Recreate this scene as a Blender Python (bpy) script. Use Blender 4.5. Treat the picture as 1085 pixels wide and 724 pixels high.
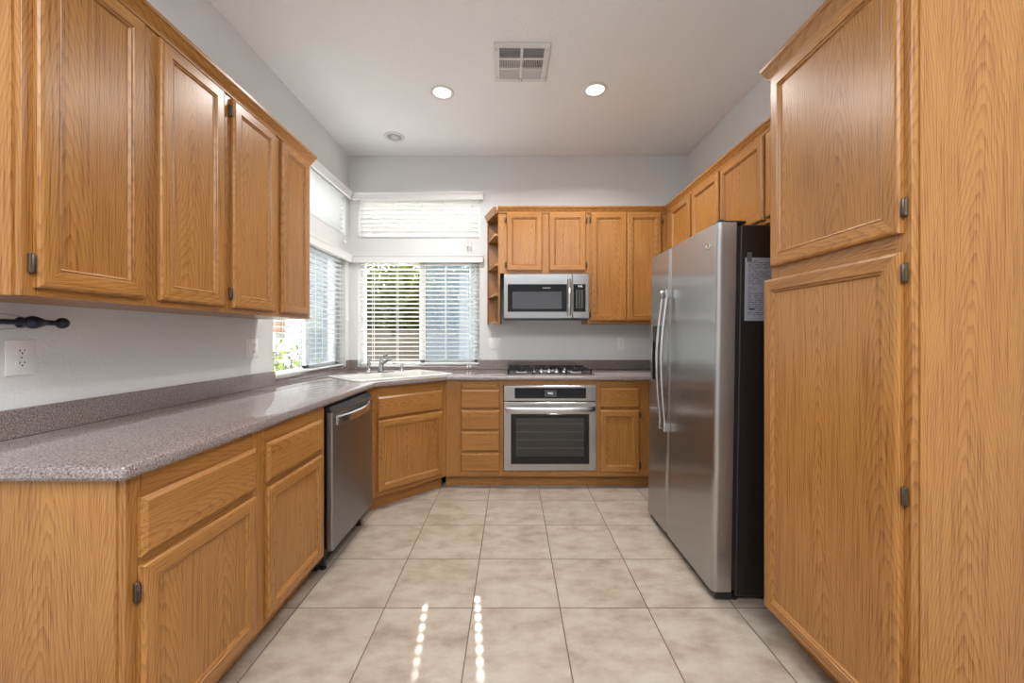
import bpy, bmesh, math, random
from mathutils import Vector, Matrix, Euler
R = math.radians
PI = math.pi
random.seed(7)
for o in list(bpy.data.objects):
    bpy.data.objects.remove(o)
SC = bpy.context.scene
COL = SC.collection

# ------------------------------------------------------------------ camera
cam_d = bpy.data.cameras.new('camera')
cam_d.sensor_fit = 'HORIZONTAL'
cam_d.sensor_width = 36.0
cam_d.lens = 425.0 / 1085.0 * 36.0
cam_d.shift_y = -5.6 / 1085.0
cam_d.clip_start = 0.05
cam_d.clip_end = 200
cam = bpy.data.objects.new('camera', cam_d)
cam.location = (0, 0, 1.24)
cam.rotation_euler = (R(90), 0, 0)
COL.objects.link(cam)
SC.camera = cam

# ------------------------------------------------------------------ light
SC.view_settings.view_transform = 'Standard'
SC.view_settings.look = 'None'
SC.view_settings.gamma = 1.0
SC.view_settings.use_curve_mapping = False
SC.view_settings.exposure = 0.33

SUN_DIR = Vector((0.1132, -1.0, -0.69)).normalized()     # direction the light travels
world = bpy.data.worlds.new('sky')
SC.world = world
world.use_nodes = True
wn = world.node_tree.nodes
wl = world.node_tree.links
wn.clear()
w_out = wn.new('ShaderNodeOutputWorld')
w_bg = wn.new('ShaderNodeBackground')
w_sky = wn.new('ShaderNodeTexSky')
w_sky.sky_type = 'NISHITA'
w_sky.sun_disc = False
w_sky.sun_elevation = R(34.6)
w_sky.sun_rotation = R(-6)
w_bg.inputs['Strength'].default_value = 0.25
wl.new(w_sky.outputs[0], w_bg.inputs['Color'])
wl.new(w_bg.outputs[0], w_out.inputs['Surface'])

sun_d = bpy.data.lights.new('sun', 'SUN')
sun_d.energy = 16.0
sun_d.color = (1.0, 0.95, 0.86)
sun_d.angle = 0.0092
sun = bpy.data.objects.new('sun', sun_d)
sun.rotation_euler = SUN_DIR.to_track_quat('-Z', 'Y').to_euler()
sun.location = (-2, 14, 9)
COL.objects.link(sun)

def area_light(name, loc, direction, sx, sy, power, color=(1, 1, 1)):
    d = bpy.data.lights.new(name, 'AREA')
    d.shape = 'RECTANGLE'
    d.size = sx
    d.size_y = sy
    d.energy = power
    d.color = color
    o = bpy.data.objects.new(name, d)
    o.location = loc
    o.rotation_euler = Vector(direction).to_track_quat('-Z', 'Z').to_euler()
    COL.objects.link(o)
    return o

REAR_Y = -3.6
# fill lamps added outside, above the kitchen windows, to boost the daylight
area_light('left_window_fill', (-3.1, 3.2, 3.9), (1.5, 0, -2.4), 2.6, 1.6, 500, (0.91, 0.965, 1.0))
area_light('back_window_fill', (-0.9, 5.6, 4.1), (0, -1.7, -2.5), 2.6, 1.6, 70, (0.97, 0.99, 1.0))
# unseen fill lamp added overhead behind the camera to brighten the kitchen
area_light('rear_fill', (0.05, -0.75, 2.95), (0, 0, -1), 2.8, 1.8, 114, (0.93, 0.97, 1.0))

# ------------------------------------------------------------------ materials
def new_mat(name):
    m = bpy.data.materials.new(name)
    m.use_nodes = True
    nt = m.node_tree
    return m, nt.nodes, nt.links, nt.nodes['Principled BSDF']

def simple(name, col, rough=0.5, metal=0.0, spec=0.5, coat=0.0):
    m, n, l, p = new_mat(name)
    p.inputs['Base Color'].default_value = (*col, 1)
    p.inputs['Roughness'].default_value = rough
    p.inputs['Metallic'].default_value = metal
    p.inputs['Specular IOR Level'].default_value = spec
    p.inputs['Coat Weight'].default_value = coat
    return m

def mth(n, l, op, a, b=None, c=None):
    q = n.new('ShaderNodeMath')
    q.operation = op
    for i, v in enumerate((a, b, c)):
        if v is None:
            continue
        if hasattr(v, 'is_linked') or hasattr(v, 'links'):
            l.new(v, q.inputs[i])
        else:
            q.inputs[i].default_value = v
    return q.outputs[0]

def ramp(n, l, fac, stops, interp='LINEAR'):
    q = n.new('ShaderNodeValToRGB')
    q.color_ramp.interpolation = interp
    el = q.color_ramp.elements
    while len(el) < len(stops):
        el.new(0.5)
    for e, (p, c) in zip(el, stops):
        e.position = p
        e.color = (*c, 1) if len(c) == 3 else c
    l.new(fac, q.inputs['Fac'])
    return q.outputs['Color']

def mix(n, l, fac, a, b, mode='MIX'):
    q = n.new('ShaderNodeMix')
    q.data_type = 'RGBA'
    q.blend_type = mode
    for key, v in ((0, fac), (6, a), (7, b)):
        if hasattr(v, 'links'):
            l.new(v, q.inputs[key])
        elif key == 0:
            q.inputs[0].default_value = v
        else:
            q.inputs[key].default_value = (*v, 1)
    return q.outputs[2]

def noise(n, l, vec, scale, detail=2.0, rough=0.5):
    q = n.new('ShaderNodeTexNoise')
    q.inputs['Scale'].default_value = scale
    q.inputs['Detail'].default_value = detail
    q.inputs['Roughness'].default_value = rough
    if vec is not None:
        l.new(vec, q.inputs['Vector'])
    return q.outputs['Fac']

def mapping(n, l, vec, scale=(1, 1, 1), loc=(0, 0, 0)):
    q = n.new('ShaderNodeMapping')
    q.inputs['Scale'].default_value = scale
    q.inputs['Location'].default_value = loc
    l.new(vec, q.inputs['Vector'])
    return q.outputs['Vector']

OAK = ((0.315, 0.128, 0.036), (0.358, 0.157, 0.038), (0.435, 0.203, 0.053))

def oak(name, axis, cols=OAK, rough=0.31):
    """satin varnished oak veneer, grain along the object's own axis"""
    m, n, l, p = new_mat(name)
    tc = n.new('ShaderNodeTexCoord')
    oi = n.new('ShaderNodeObjectInfo')
    cmb = n.new('ShaderNodeCombineXYZ')
    r1 = mth(n, l, 'MULTIPLY', oi.outputs['Random'], 37.0)
    r2 = mth(n, l, 'MULTIPLY', oi.outputs['Random'], 91.0)
    l.new(r1, cmb.inputs[0]); l.new(r2, cmb.inputs[1]); l.new(r1, cmb.inputs[2])
    add = n.new('ShaderNodeVectorMath'); add.operation = 'ADD'
    l.new(tc.outputs['Object'], add.inputs[0]); l.new(cmb.outputs[0], add.inputs[1])
    v = add.outputs[0]
    def sc(along, across):
        s = [across] * 3
        s[axis] = along
        return mapping(n, l, v, tuple(s))
    # growth rings: nested arches drawn out along the grain (cathedral figure)
    sx = n.new('ShaderNodeSeparateXYZ'); l.new(v, sx.inputs[0])
    comp = [sx.outputs[0], sx.outputs[1], sx.outputs[2]]
    along = comp[axis]
    rest = [c_ for i_, c_ in enumerate(comp) if i_ != axis]
    across = mth(n, l, 'ADD', rest[0], rest[1])
    drift = noise(n, l, sc(0.9, 0.9), 1.0, 1.0, 0.4)
    u = mth(n, l, 'ADD', mth(n, l, 'MULTIPLY', across, 1 / 0.235), mth(n, l, 'MULTIPLY', drift, 0.9))
    cc = mth(n, l, 'SUBTRACT', mth(n, l, 'FRACT', u), 0.5)
    par = mth(n, l, 'MULTIPLY', mth(n, l, 'POWER', mth(n, l, 'ABSOLUTE', cc), 1.5), 30.0)
    f1 = noise(n, l, sc(1.3, 9.0), 1.0, 2.0, 0.45)
    f2 = noise(n, l, sc(8.0, 110.0), 1.0, 2.0, 0.5)
    f = mth(n, l, 'ADD', par, mth(n, l, 'MULTIPLY', along, 15.0))
    f = mth(n, l, 'ADD', f, mth(n, l, 'MULTIPLY', f1, 5.0))
    f = mth(n, l, 'ADD', f, mth(n, l, 'MULTIPLY', f2, 0.8))
    fr = mth(n, l, 'FRACT', f)
    ringc = ramp(n, l, fr, [(0.0, (1, 1, 1)), (0.55, (0.85, 0.85, 0.85)), (0.88, (0.25, 0.25, 0.25)), (0.95, (0.2, 0.2, 0.2)), (1.0, (1, 1, 1))])
    # pores
    pore = noise(n, l, sc(4.0, 330.0), 1.0, 2.0, 0.6)
    porec = ramp(n, l, pore, [(0.36, (0.0, 0.0, 0.0)), (0.5, (1, 1, 1))])
    tone = noise(n, l, sc(0.5, 2.5), 1.0, 1.0, 0.5)
    base = ramp(n, l, tone, [(0.3, cols[1]), (0.7, cols[2])])
    dark = mix(n, l, 1.0, base, (0.52, 0.40, 0.30), 'MULTIPLY')
    fac = mth(n, l, 'MULTIPLY', ringc, 1.0)
    c1 = mix(n, l, fac, dark, base)
    lite = mix(n, l, 0.75, c1, base)
    pdark = mix(n, l, 1.0, c1, (0.66, 0.56, 0.47), 'MULTIPLY')
    c2 = mix(n, l, porec, pdark, mix(n, l, 0.35, c1, base))
    l.new(c2, p.inputs['Base Color'])
    p.inputs['Roughness'].default_value = rough
    p.inputs['Specular IOR Level'].default_value = 0.5
    b = n.new('ShaderNodeBump')
    b.inputs['Strength'].default_value = 0.10
    b.inputs['Distance'].default_value = 0.001
    l.new(pore, b.inputs['Height'])
    l.new(b.outputs[0], p.inputs['Normal'])
    return m

oak_x = oak('oak_grain_x', 0)
oak_y = oak('oak_grain_y', 1)
oak_z = oak('oak_grain_z', 2)

def paint(name, col, bump=0.25, scale=90.0, rough=0.75):
    m, n, l, p = new_mat(name)
    tc = n.new('ShaderNodeTexCoord')
    f = noise(n, l, tc.outputs['Object'], scale, 3.0, 0.55)
    h = ramp(n, l, f, [(0.42, (0, 0, 0)), (0.62, (1, 1, 1))])
    b = n.new('ShaderNodeBump')
    b.inputs['Strength'].default_value = bump
    b.inputs['Distance'].default_value = 0.002
    l.new(h, b.inputs['Height'])
    l.new(b.outputs[0], p.inputs['Normal'])
    p.inputs['Base Color'].default_value = (*col, 1)
    p.inputs['Roughness'].default_value = rough
    p.inputs['Specular IOR Level'].default_value = 0.25
    return m

wall_paint = paint('wall_paint', (0.74, 0.75, 0.755))
ceil_paint = paint('ceiling_paint', (0.88, 0.895, 0.915), 0.3, 60.0)

def granite_mat():
    m, n, l, p = new_mat('granite')
    tc = n.new('ShaderNodeTexCoord')
    v = tc.outputs['Object']
    a = noise(n, l, v, 210.0, 3.0, 0.65)
    c = ramp(n, l, a, [(0.30, (0.075, 0.055, 0.05)), (0.42, (0.22, 0.165, 0.145)), (0.52, (0.36, 0.285, 0.255)), (0.64, (0.52, 0.45, 0.42)), (0.75, (0.66, 0.60, 0.57))])
    vo = n.new('ShaderNodeTexVoronoi')
    vo.inputs['Scale'].default_value = 260.0
    l.new(v, vo.inputs['Vector'])
    sp = ramp(n, l, mth(n, l, 'ADD', vo.outputs['Distance'], 0.0), [(0.10, (0.2, 0.16, 0.15)), (0.30, (1, 1, 1))])
    c = mix(n, l, 0.55, c, sp, 'MULTIPLY')
    big = noise(n, l, v, 9.0, 3.0, 0.6)
    c = mix(n, l, mth(n, l, 'MULTIPLY', big, 0.35), c, (0.26, 0.22, 0.21))
    c = mix(n, l, 1.0, c, (0.73, 0.735, 0.76), 'MULTIPLY')
    l.new(c, p.inputs['Base Color'])
    p.inputs['Roughness'].default_value = 0.03
    p.inputs['IOR'].default_value = 1.7
    return m
granite = granite_mat()

def tile_mat():
    m, n, l, p = new_mat('floor_tile')
    tc = n.new('ShaderNodeTexCoord')
    v = mapping(n, l, tc.outputs['Object'], (1, 1, 1), (0.181 + 8.0, -1.829 + 8.0, 0))
    br = n.new('ShaderNodeTexBrick')
    br.offset = 0.0
    br.squash = 1.0
    br.inputs['Scale'].default_value = 1.0
    br.inputs['Brick Width'].default_value = 0.4
    br.inputs['Row Height'].default_value = 0.4
    br.inputs['Mortar Size'].default_value = 0.0027
    br.inputs['Mortar Smooth'].default_value = 0.1
    br.inputs['Color1'].default_value = (0, 0, 0, 1)
    br.inputs['Color2'].default_value = (1, 1, 1, 1)
    br.inputs['Mortar'].default_value = (0.5, 0.5, 0.5, 1)
    l.new(v, br.inputs['Vector'])
    # per-tile shift of the cloud pattern
    off = n.new('ShaderNodeVectorMath'); off.operation = 'SCALE'
    l.new(br.outputs['Color'], off.inputs[0]); off.inputs['Scale'].default_value = 13.0
    ad = n.new('ShaderNodeVectorMath'); ad.operation = 'ADD'
    l.new(v, ad.inputs[0]); l.new(off.outputs[0], ad.inputs[1])
    vv = mapping(n, l, ad.outputs[0], (1.0, 1.7, 1.0))
    a = noise(n, l, vv, 5.5, 6.0, 0.62)
    c = ramp(n, l, a, [(0.30, (0.36, 0.265, 0.195)), (0.45, (0.49, 0.385, 0.295)), (0.56, (0.555, 0.46, 0.37)), (0.72, (0.60, 0.53, 0.455))])
    f = noise(n, l, v, 120.0, 2.0, 0.6)
    c = mix(n, l, 0.16, c, ramp(n, l, f, [(0.3, (0.45, 0.45, 0.45)), (0.6, (1, 1, 1))]), 'MULTIPLY')
    c = mix(n, l, mth(n, l, 'MULTIPLY', br.outputs['Color'], 0.10), c, (0.62, 0.52, 0.42))
    c = mix(n, l, br.outputs['Fac'], c, (0.17, 0.115, 0.075))
    c = mix(n, l, 1.0, c, (0.75, 0.765, 0.785), 'MULTIPLY')
    l.new(c, p.inputs['Base Color'])
    p.inputs['Roughness'].default_value = 0.33
    b = n.new('ShaderNodeBump')
    b.inputs['Strength'].default_value = 0.5
    b.inputs['Distance'].default_value = 0.002
    l.new(mth(n, l, 'SUBTRACT', mth(n, l, 'MULTIPLY', a, 0.15), br.outputs['Fac']), b.inputs['Height'])
    l.new(b.outputs[0], p.inputs['Normal'])
    return m
tile = tile_mat()

def steel_mat(name, col, rough, axis, bump=0.05, aniso=0.0, arot=0.0, amp=0.12):
    m, n, l, p = new_mat(name)
    tc = n.new('ShaderNodeTexCoord')
    s = [500.0] * 3
    s[axis] = 3.0
    f = noise(n, l, mapping(n, l, tc.outputs['Object'], tuple(s)), 1.0, 2.0, 0.6)
    l.new(mth(n, l, 'MULTIPLY_ADD', f, amp, rough - amp / 2), p.inputs['Roughness'])
    p.inputs['Base Color'].default_value = (*col, 1)
    p.inputs['Metallic'].default_value = 1.0
    if aniso:
        p.inputs['Anisotropic'].default_value = aniso
        p.inputs['Anisotropic Rotation'].default_value = arot
        tg = n.new('ShaderNodeTangent'); tg.direction_type = 'RADIAL'; tg.axis = 'Z'
        l.new(tg.outputs[0], p.inputs['Tangent'])
    b = n.new('ShaderNodeBump')
    b.inputs['Strength'].default_value = bump
    b.inputs['Distance'].default_value = 0.0005
    l.new(f, b.inputs['Height'])
    l.new(b.outputs[0], p.inputs['Normal'])
    return m
steel = steel_mat('brushed_steel', (0.43, 0.425, 0.425), 0.21, 0, 0.015)
steel_v = steel_mat('fridge_steel', (0.47, 0.465, 0.465), 0.26, 2, 0.002, 1.0, 0.0, 0.02)
steel_d = steel_mat('dishwasher_steel', (0.30, 0.305, 0.315), 0.38, 2)
chrome = simple('chrome', (0.55, 0.55, 0.56), 0.10, 1.0)
satin = simple('satin_steel', (0.62, 0.62, 0.63), 0.22, 1.0)
bronze = simple('bronze', (0.10, 0.072, 0.05), 0.42, 0.8)
black = simple('black_plastic', (0.012, 0.012, 0.013), 0.35)
fridge_black = simple('fridge_black', (0.014, 0.011, 0.010), 0.42)
black_glass = simple('black_glass', (0.008, 0.009, 0.011), 0.06, 0.0, 0.35)
mesh_glass = simple('screened_glass', (0.055, 0.058, 0.065), 0.12, 0.0, 0.7)
oven_glass = simple('oven_glass', (0.035, 0.034, 0.032), 0.08, 0.0, 0.5)
iron = simple('cast_iron', (0.010, 0.010, 0.012), 0.5, 0.0, 0.2)
white_pl = simple('white_plastic', (0.86, 0.86, 0.85), 0.35)
vinyl = simple('white_vinyl', (0.80, 0.80, 0.80), 0.4)
grey_pl = simple('grey_plastic', (0.30, 0.30, 0.31), 0.5)
dark = simple('dark_slot', (0.02, 0.02, 0.02), 0.6)
sink_white = simple('sink_enamel', (0.70, 0.69, 0.655), 0.15, 0.0, 0.5)
navy = simple('navy_enamel', (0.008, 0.016, 0.04), 0.3)
wire_m = simple('grey_wire', (0.30, 0.29, 0.28), 0.35, 0.8)
paper = simple('paper', (0.25, 0.26, 0.295), 0.5)
ink = simple('ink', (0.10, 0.10, 0.12), 0.7)
ink_d = simple('dark_ink', (0.03, 0.03, 0.03), 0.7)
vent_white = simple('vent_white', (0.74, 0.74, 0.74), 0.45)
duct = simple('duct_dark', (0.10, 0.10, 0.10), 0.8)
shade_m = simple('baffle_white', (0.62, 0.62, 0.61), 0.5)
digit = simple('display_digits', (0.7, 0.75, 0.8), 0.5)
digit.node_tree.nodes['Principled BSDF'].inputs['Emission Color'].default_value = (0.7, 0.8, 0.9, 1)
digit.node_tree.nodes['Principled BSDF'].inputs['Emission Strength'].default_value = 0.5
legend = simple('key_legend', (0.42, 0.42, 0.42), 0.5)

def lamp_mat():
    m, n, l, p = new_mat('lamp_lens')
    p.inputs['Base Color'].default_value = (0.9, 0.9, 0.88, 1)
    p.inputs['Emission Color'].default_value = (1, 0.97, 0.92, 1)
    p.inputs['Emission Strength'].default_value = 3.0
    return m
lens_on = lamp_mat()

def slat_mat():
    m, n, l, p = new_mat('blind_slat')
    p.inputs['Base Color'].default_value = (0.79, 0.79, 0.785, 1)
    p.inputs['Roughness'].default_value = 0.4
    tr = n.new('ShaderNodeBsdfTranslucent')
    tr.inputs['Color'].default_value = (0.86, 0.86, 0.84, 1)
    mx = n.new('ShaderNodeMixShader')
    mx.inputs[0].default_value = 0.005
    l.new(p.outputs[0], mx.inputs[1])
    l.new(tr.outputs[0], mx.inputs[2])
    l.new(mx.outputs[0], n['Material Output'].inputs['Surface'])
    return m
slat_m = slat_mat()

def glass_mat():
    m, n, l, p = new_mat('window_glass')
    n.remove(p)
    t = n.new('ShaderNodeBsdfTransparent'); t.inputs[0].default_value = (0.94, 0.96, 0.95, 1)
    g = n.new('ShaderNodeBsdfGlossy'); g.inputs['Roughness'].default_value = 0.0
    f = n.new('ShaderNodeFresnel')
    ge = n.new('ShaderNodeNewGeometry')
    # thin pane: the same index on both faces, so that rays leave it without total reflection
    l.new(mth(n, l, 'MULTIPLY_ADD', ge.outputs['Backfacing'], 1 / 1.45 - 1.45, 1.45), f.inputs[0])
    mx = n.new('ShaderNodeMixShader')
    l.new(f.outputs[0], mx.inputs[0]); l.new(t.outputs[0], mx.inputs[1]); l.new(g.outputs[0], mx.inputs[2])
    l.new(mx.outputs[0], n['Material Output'].inputs['Surface'])
    return m
glass = glass_mat()

def screen_mat():
    m, n, l, p = new_mat('insect_screen')
    p.inputs['Base Color'].default_value = (0.16, 0.20, 0.25, 1)
    p.inputs['Roughness'].default_value = 0.8
    t = n.new('ShaderNodeBsdfTransparent')
    tl = n.new('ShaderNodeBsdfTranslucent'); tl.inputs[0].default_value = (0.14, 0.19, 0.25, 1)
    m1 = n.new('ShaderNodeMixShader'); m1.inputs[0].default_value = 0.5
    l.new(p.outputs[0], m1.inputs[1]); l.new(tl.outputs[0], m1.inputs[2])
    mx = n.new('ShaderNodeMixShader'); mx.inputs[0].default_value = 0.62
    l.new(m1.outputs[0], mx.inputs[1]); l.new(t.outputs[0], mx.inputs[2])
    l.new(mx.outputs[0], n['Material Output'].inputs['Surface'])
    return m
screen_m = screen_mat()

def block_mat():
    m, n, l, p = new_mat('garden_block')
    tc = n.new('ShaderNodeTexCoord')
    sw = n.new('ShaderNodeSeparateXYZ'); l.new(tc.outputs['Object'], sw.inputs[0])
    cb = n.new('ShaderNodeCombineXYZ')
    l.new(mth(n, l, 'ADD', sw.outputs[0], sw.outputs[1]), cb.inputs[0]); l.new(sw.outputs[2], cb.inputs[1])
    br = n.new('ShaderNodeTexBrick')
    br.inputs['Scale'].default_value = 1.0
    br.inputs['Brick Width'].default_value = 0.4
    br.inputs['Row Height'].default_value = 0.2
    br.inputs['Mortar Size'].default_value = 0.008
    br.inputs['Color1'].default_value = (0.26, 0.20, 0.15, 1)
    br.inputs['Color2'].default_value = (0.31, 0.25, 0.19, 1)
    br.inputs['Mortar'].default_value = (0.18, 0.15, 0.12, 1)
    l.new(cb.outputs[0], br.inputs['Vector'])
    l.new(br.outputs['Color'], p.inputs['Base Color'])
    p.inputs['Roughness'].default_value = 0.9
    return m
block_m = block_mat()
stucco = paint('white_stucco', (0.60, 0.585, 0.56), 0.3, 60.0, 0.85)
roof_m = simple('clay_roof', (0.35, 0.17, 0.10), 0.8)

def ground_mat():
    m, n, l, p = new_mat('garden_gravel')
    tc = n.new('ShaderNodeTexCoord')
    a = noise(n, l, tc.outputs['Object'], 22.0, 4.0, 0.6)
    l.new(ramp(n, l, a, [(0.3, (0.34, 0.28, 0.22)), (0.7, (0.58, 0.51, 0.43))]), p.inputs['Base Color'])
    p.inputs['Roughness'].default_value = 0.95
    return m
gravel = ground_mat()

def leaf_mat(name, c1, c2):
    m, n, l, p = new_mat(name)
    g = n.new('ShaderNodeNewGeometry')
    c = ramp(n, l, g.outputs['Random Per Island'], [(0.0, c1), (1.0, c2)])
    l.new(c, p.inputs['Base Color'])
    p.inputs['Roughness'].default_value = 0.55
    t = n.new('ShaderNodeBsdfTranslucent')
    l.new(mix(n, l, 1.0, c, (1.5, 1.45, 0.6), 'MULTIPLY'), t.inputs[0])
    mx = n.new('ShaderNodeMixShader'); mx.inputs[0].default_value = 0.5
    l.new(p.outputs[0], mx.inputs[1]); l.new(t.outputs[0], mx.inputs[2])
    l.new(mx.outputs[0], n['Material Output'].inputs['Surface'])
    return m
leaf_a = leaf_mat('leaf_olive', (0.045, 0.065, 0.016), (0.15, 0.17, 0.045))
leaf_b = leaf_mat('leaf_deep', (0.02, 0.045, 0.02), (0.08, 0.12, 0.045))
leaf_c = leaf_mat('leaf_bright', (0.09, 0.13, 0.025), (0.24, 0.28, 0.07))
bark = simple('bark', (0.14, 0.10, 0.07), 0.9)

# ------------------------------------------------------------------ mesh builder
class MB:
    def __init__(self):
        self.bm = bmesh.new()
    def _tag(self, faces, mat):
        for f in faces:
            f.material_index = mat
    def box(self, x0, x1, y0, y1, z0, z1, mat=0, bev=0.0, seg=1, M=None):
        bm = self.bm
        if x0 > x1: x0, x1 = x1, x0
        if y0 > y1: y0, y1 = y1, y0
        if z0 > z1: z0, z1 = z1, z0
        vs = [bm.verts.new(c) for c in ((x0, y0, z0), (x1, y0, z0), (x1, y1, z0), (x0, y1, z0), (x0, y0, z1), (x1, y0, z1), (x1, y1, z1), (x0, y1, z1))]
        fs = [bm.faces.new([vs[i] for i in q]) for q in ((3, 2, 1, 0), (4, 5, 6, 7), (0, 1, 5, 4), (1, 2, 6, 5), (2, 3, 7, 6), (3, 0, 4, 7))]
        self._tag(fs, mat)
        if bev > 0:
            bev = min(bev, 0.45 * min(x1 - x0, y1 - y0, z1 - z0))
            es = list({e for f in fs for e in f.edges})
            res = bmesh.ops.bevel(bm, geom=es, offset=bev, segments=seg, profile=0.5, affect='EDGES')
            self._tag(res['faces'], mat)
            vs = list({v for f in res['faces'] for v in f.verts} | {v for v in vs if v.is_valid})
        if M is not None:
            bmesh.ops.transform(bm, matrix=M, verts=[v for v in vs if v.is_valid])
        return self
    def rings(self, loops, mat=0, close=(True, True), side_mats=None, cyclic=True):
        """loft between lists of points with equal length"""
        bm = self.bm
        R_ = [[bm.verts.new(p) for p in lp] for lp in loops]
        n = len(loops[0])
        for a, b in zip(R_, R_[1:]):
            for i in range(n if cyclic else n - 1):
                j = (i + 1) % n
                f = bm.faces.new((a[i], a[j], b[j], b[i]))
                f.material_index = side_mats[i] if side_mats else mat
        if close[0]:
            f = bm.faces.new(list(reversed(R_[0]))); f.material_index = mat
        if close[1]:
            f = bm.faces.new(R_[-1]); f.material_index = mat
        return self
    def prism(self, poly, h0, h1, axis=2, mat=0):
        """poly: 2D points; extruded along axis (2: xy->z, 0: yz->x, 1: xz->y)"""
        def P(a, b, h):
            return {2: (a, b, h), 0: (h, a, b), 1: (a, h, b)}[axis]
        return self.rings([[P(a, b, h0) for a, b in poly], [P(a, b, h1) for a, b in poly]], mat)
    def lathe(self, prof, axis=2, c=(0, 0, 0), seg=24, mat=0, close=(True, True), M=None):
        """prof: list of (radius, height)"""
        loops = []
        for r, h in prof:
            lp = []
            for i in range(seg):
                a = 2 * PI * i / seg
                u, v = max(r, 1e-5) * math.cos(a), max(r, 1e-5) * math.sin(a)
                p = {2: (u, v, h), 0: (h, u, v), 1: (u, h, v)}[axis]
                q = Vector(p) + Vector(c)
                lp.append(M @ q if M is not None else q)
            loops.append(lp)
        return self.rings(loops, mat, close)
    def tube(self, pts, r, seg=10, mat=0, flat=1.0, closed=False):
        pts = [Vector(p) for p in pts]
        n = len(pts)
        rs = r if isinstance(r, (list, tuple)) else [r] * n
        loops = []
        up = None
        for i, p in enumerate(pts):
            if closed:
                t = (pts[(i + 1) % n] - pts[i - 1]).normalized()
            else:
                t = (pts[min(i + 1, n - 1)] - pts[max(i - 1, 0)]).normalized()
            if up is None:
                ref = Vector((0, 0, 1)) if abs(t.z) < 0.9 else Vector((1, 0, 0))
                up = t.cross(ref).normalized()
            up = (up - t * up.dot(t)).normalized()
            bn = t.cross(up)
            loops.append([p + up * math.cos(2 * PI * k / seg) * rs[i] + bn * math.sin(2 * PI * k / seg) * rs[i] * flat for k in range(seg)])
        if closed:
            loops.append(loops[0])
            return self.rings(loops, mat, (False, False))
        return self.rings(loops, mat)
    def sphere(self, c, r, seg=16, mat=0, sc=(1, 1, 1)):
        res = bmesh.ops.create_uvsphere(self.bm, u_segments=seg, v_segments=max(6, seg // 2), radius=r)
        for v in res['verts']:
            v.co = Vector((v.co.x * sc[0], v.co.y * sc[1], v.co.z * sc[2])) + Vector(c)
        self._tag({f for v in res['verts'] for f in v.link_faces}, mat)
        return self
    def build(self, name, mats, parent=None, angle=32, normals=True):
        bm = self.bm
        if normals:
            bmesh.ops.recalc_face_normals(bm, faces=bm.faces[:])
        me = bpy.data.meshes.new(name)
        bm.to_mesh(me)
        bm.free()
        if not isinstance(mats, (list, tuple)):
            mats = [mats]
        for m in mats:
            me.materials.append(m)
        me.polygons.foreach_set('use_smooth', [True] * len(me.polygons))
        me.set_sharp_from_angle(angle=R(angle))
        o = bpy.data.objects.new(name, me)
        COL.objects.link(o)
        if parent is not None:
            o.parent = parent
        return o

def thing(name, label, cat, loc=(0, 0, 0), rotz=0.0, group=None):
    o = bpy.data.objects.new(name, None)
    o.empty_display_size = 0.1
    o.location = loc
    o.rotation_euler = (0, 0, R(rotz))
    COL.objects.link(o)
    return tag(o, label, cat, group)

def tag(o, label, cat, group=None):
    o['label'] = label
    o['category'] = cat
    if group:
        o['group'] = group
    return o

def struct(o):
    o['kind'] = 'structure'
    return o

def copy_tree(o, parent=None):
    c = o.copy()
    COL.objects.link(c)
    c.parent = parent
    for ch in list(o.children):
        copy_tree(ch, c)
    return c

def boolean_cut(o, cutters):
    for c in cutters:
        md = o.modifiers.new('cut', 'BOOLEAN')
        md.operation = 'DIFFERENCE'
        md.solver = 'EXACT'
        md.object = c
    dg = bpy.context.evaluated_depsgraph_get()
    dg.update()
    me = bpy.data.meshes.new_from_object(o.evaluated_get(dg))
    old = o.data
    o.modifiers.clear()
    o.data = me
    me.name = old.name
    bpy.data.meshes.remove(old)
    for c in cutters:
        bpy.data.objects.remove(c)
    me.polygons.foreach_set('use_smooth', [True] * len(me.polygons))
    me.set_sharp_from_angle(angle=R(32))
    return o

def text_mesh(name, body, size, mat, parent, loc, rot=(R(90), 0, 0), align='CENTER'):
    cu = bpy.data.curves.new(name, 'FONT')
    cu.body = body
    cu.size = size
    cu.align_x = align
    cu.align_y = 'CENTER'
    cu.extrude = 0.0003
    t = bpy.data.objects.new(name + '_curve', cu)
    COL.objects.link(t)
    dg = bpy.context.evaluated_depsgraph_get()
    dg.update()
    me = bpy.data.meshes.new_from_object(t.evaluated_get(dg))
    bpy.data.objects.remove(t)
    bpy.data.curves.remove(cu)
    me.name = name
    me.materials.clear()
    me.materials.append(mat)
    o = bpy.data.objects.new(name, me)
    COL.objects.link(o)
    o.parent = parent
    o.location = loc
    o.rotation_euler = rot
    return o

def rrect(x0, x1, y0, y1, r, seg=5):
    pts = []
    for cx, cy, a0 in ((x1 - r, y1 - r, 0), (x0 + r, y1 - r, 90), (x0 + r, y0 + r, 180), (x1 - r, y0 + r, 270)):
        for k in range(seg + 1):
            a = R(a0 + 90 * k / seg)
            pts.append((cx + r * math.cos(a), cy + r * math.sin(a)))
    return pts

# ------------------------------------------------------------------ room shell
XL, XR, YB, ZC = -1.569, 1.687, 3.865, 2.98
WT = 0.16
# window openings
BX0, BX1 = -1.485, -0.310
LY0, LY1 = 2.630, 3.785
WZ = ((0.950, 2.000), (2.185, 2.600))

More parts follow.
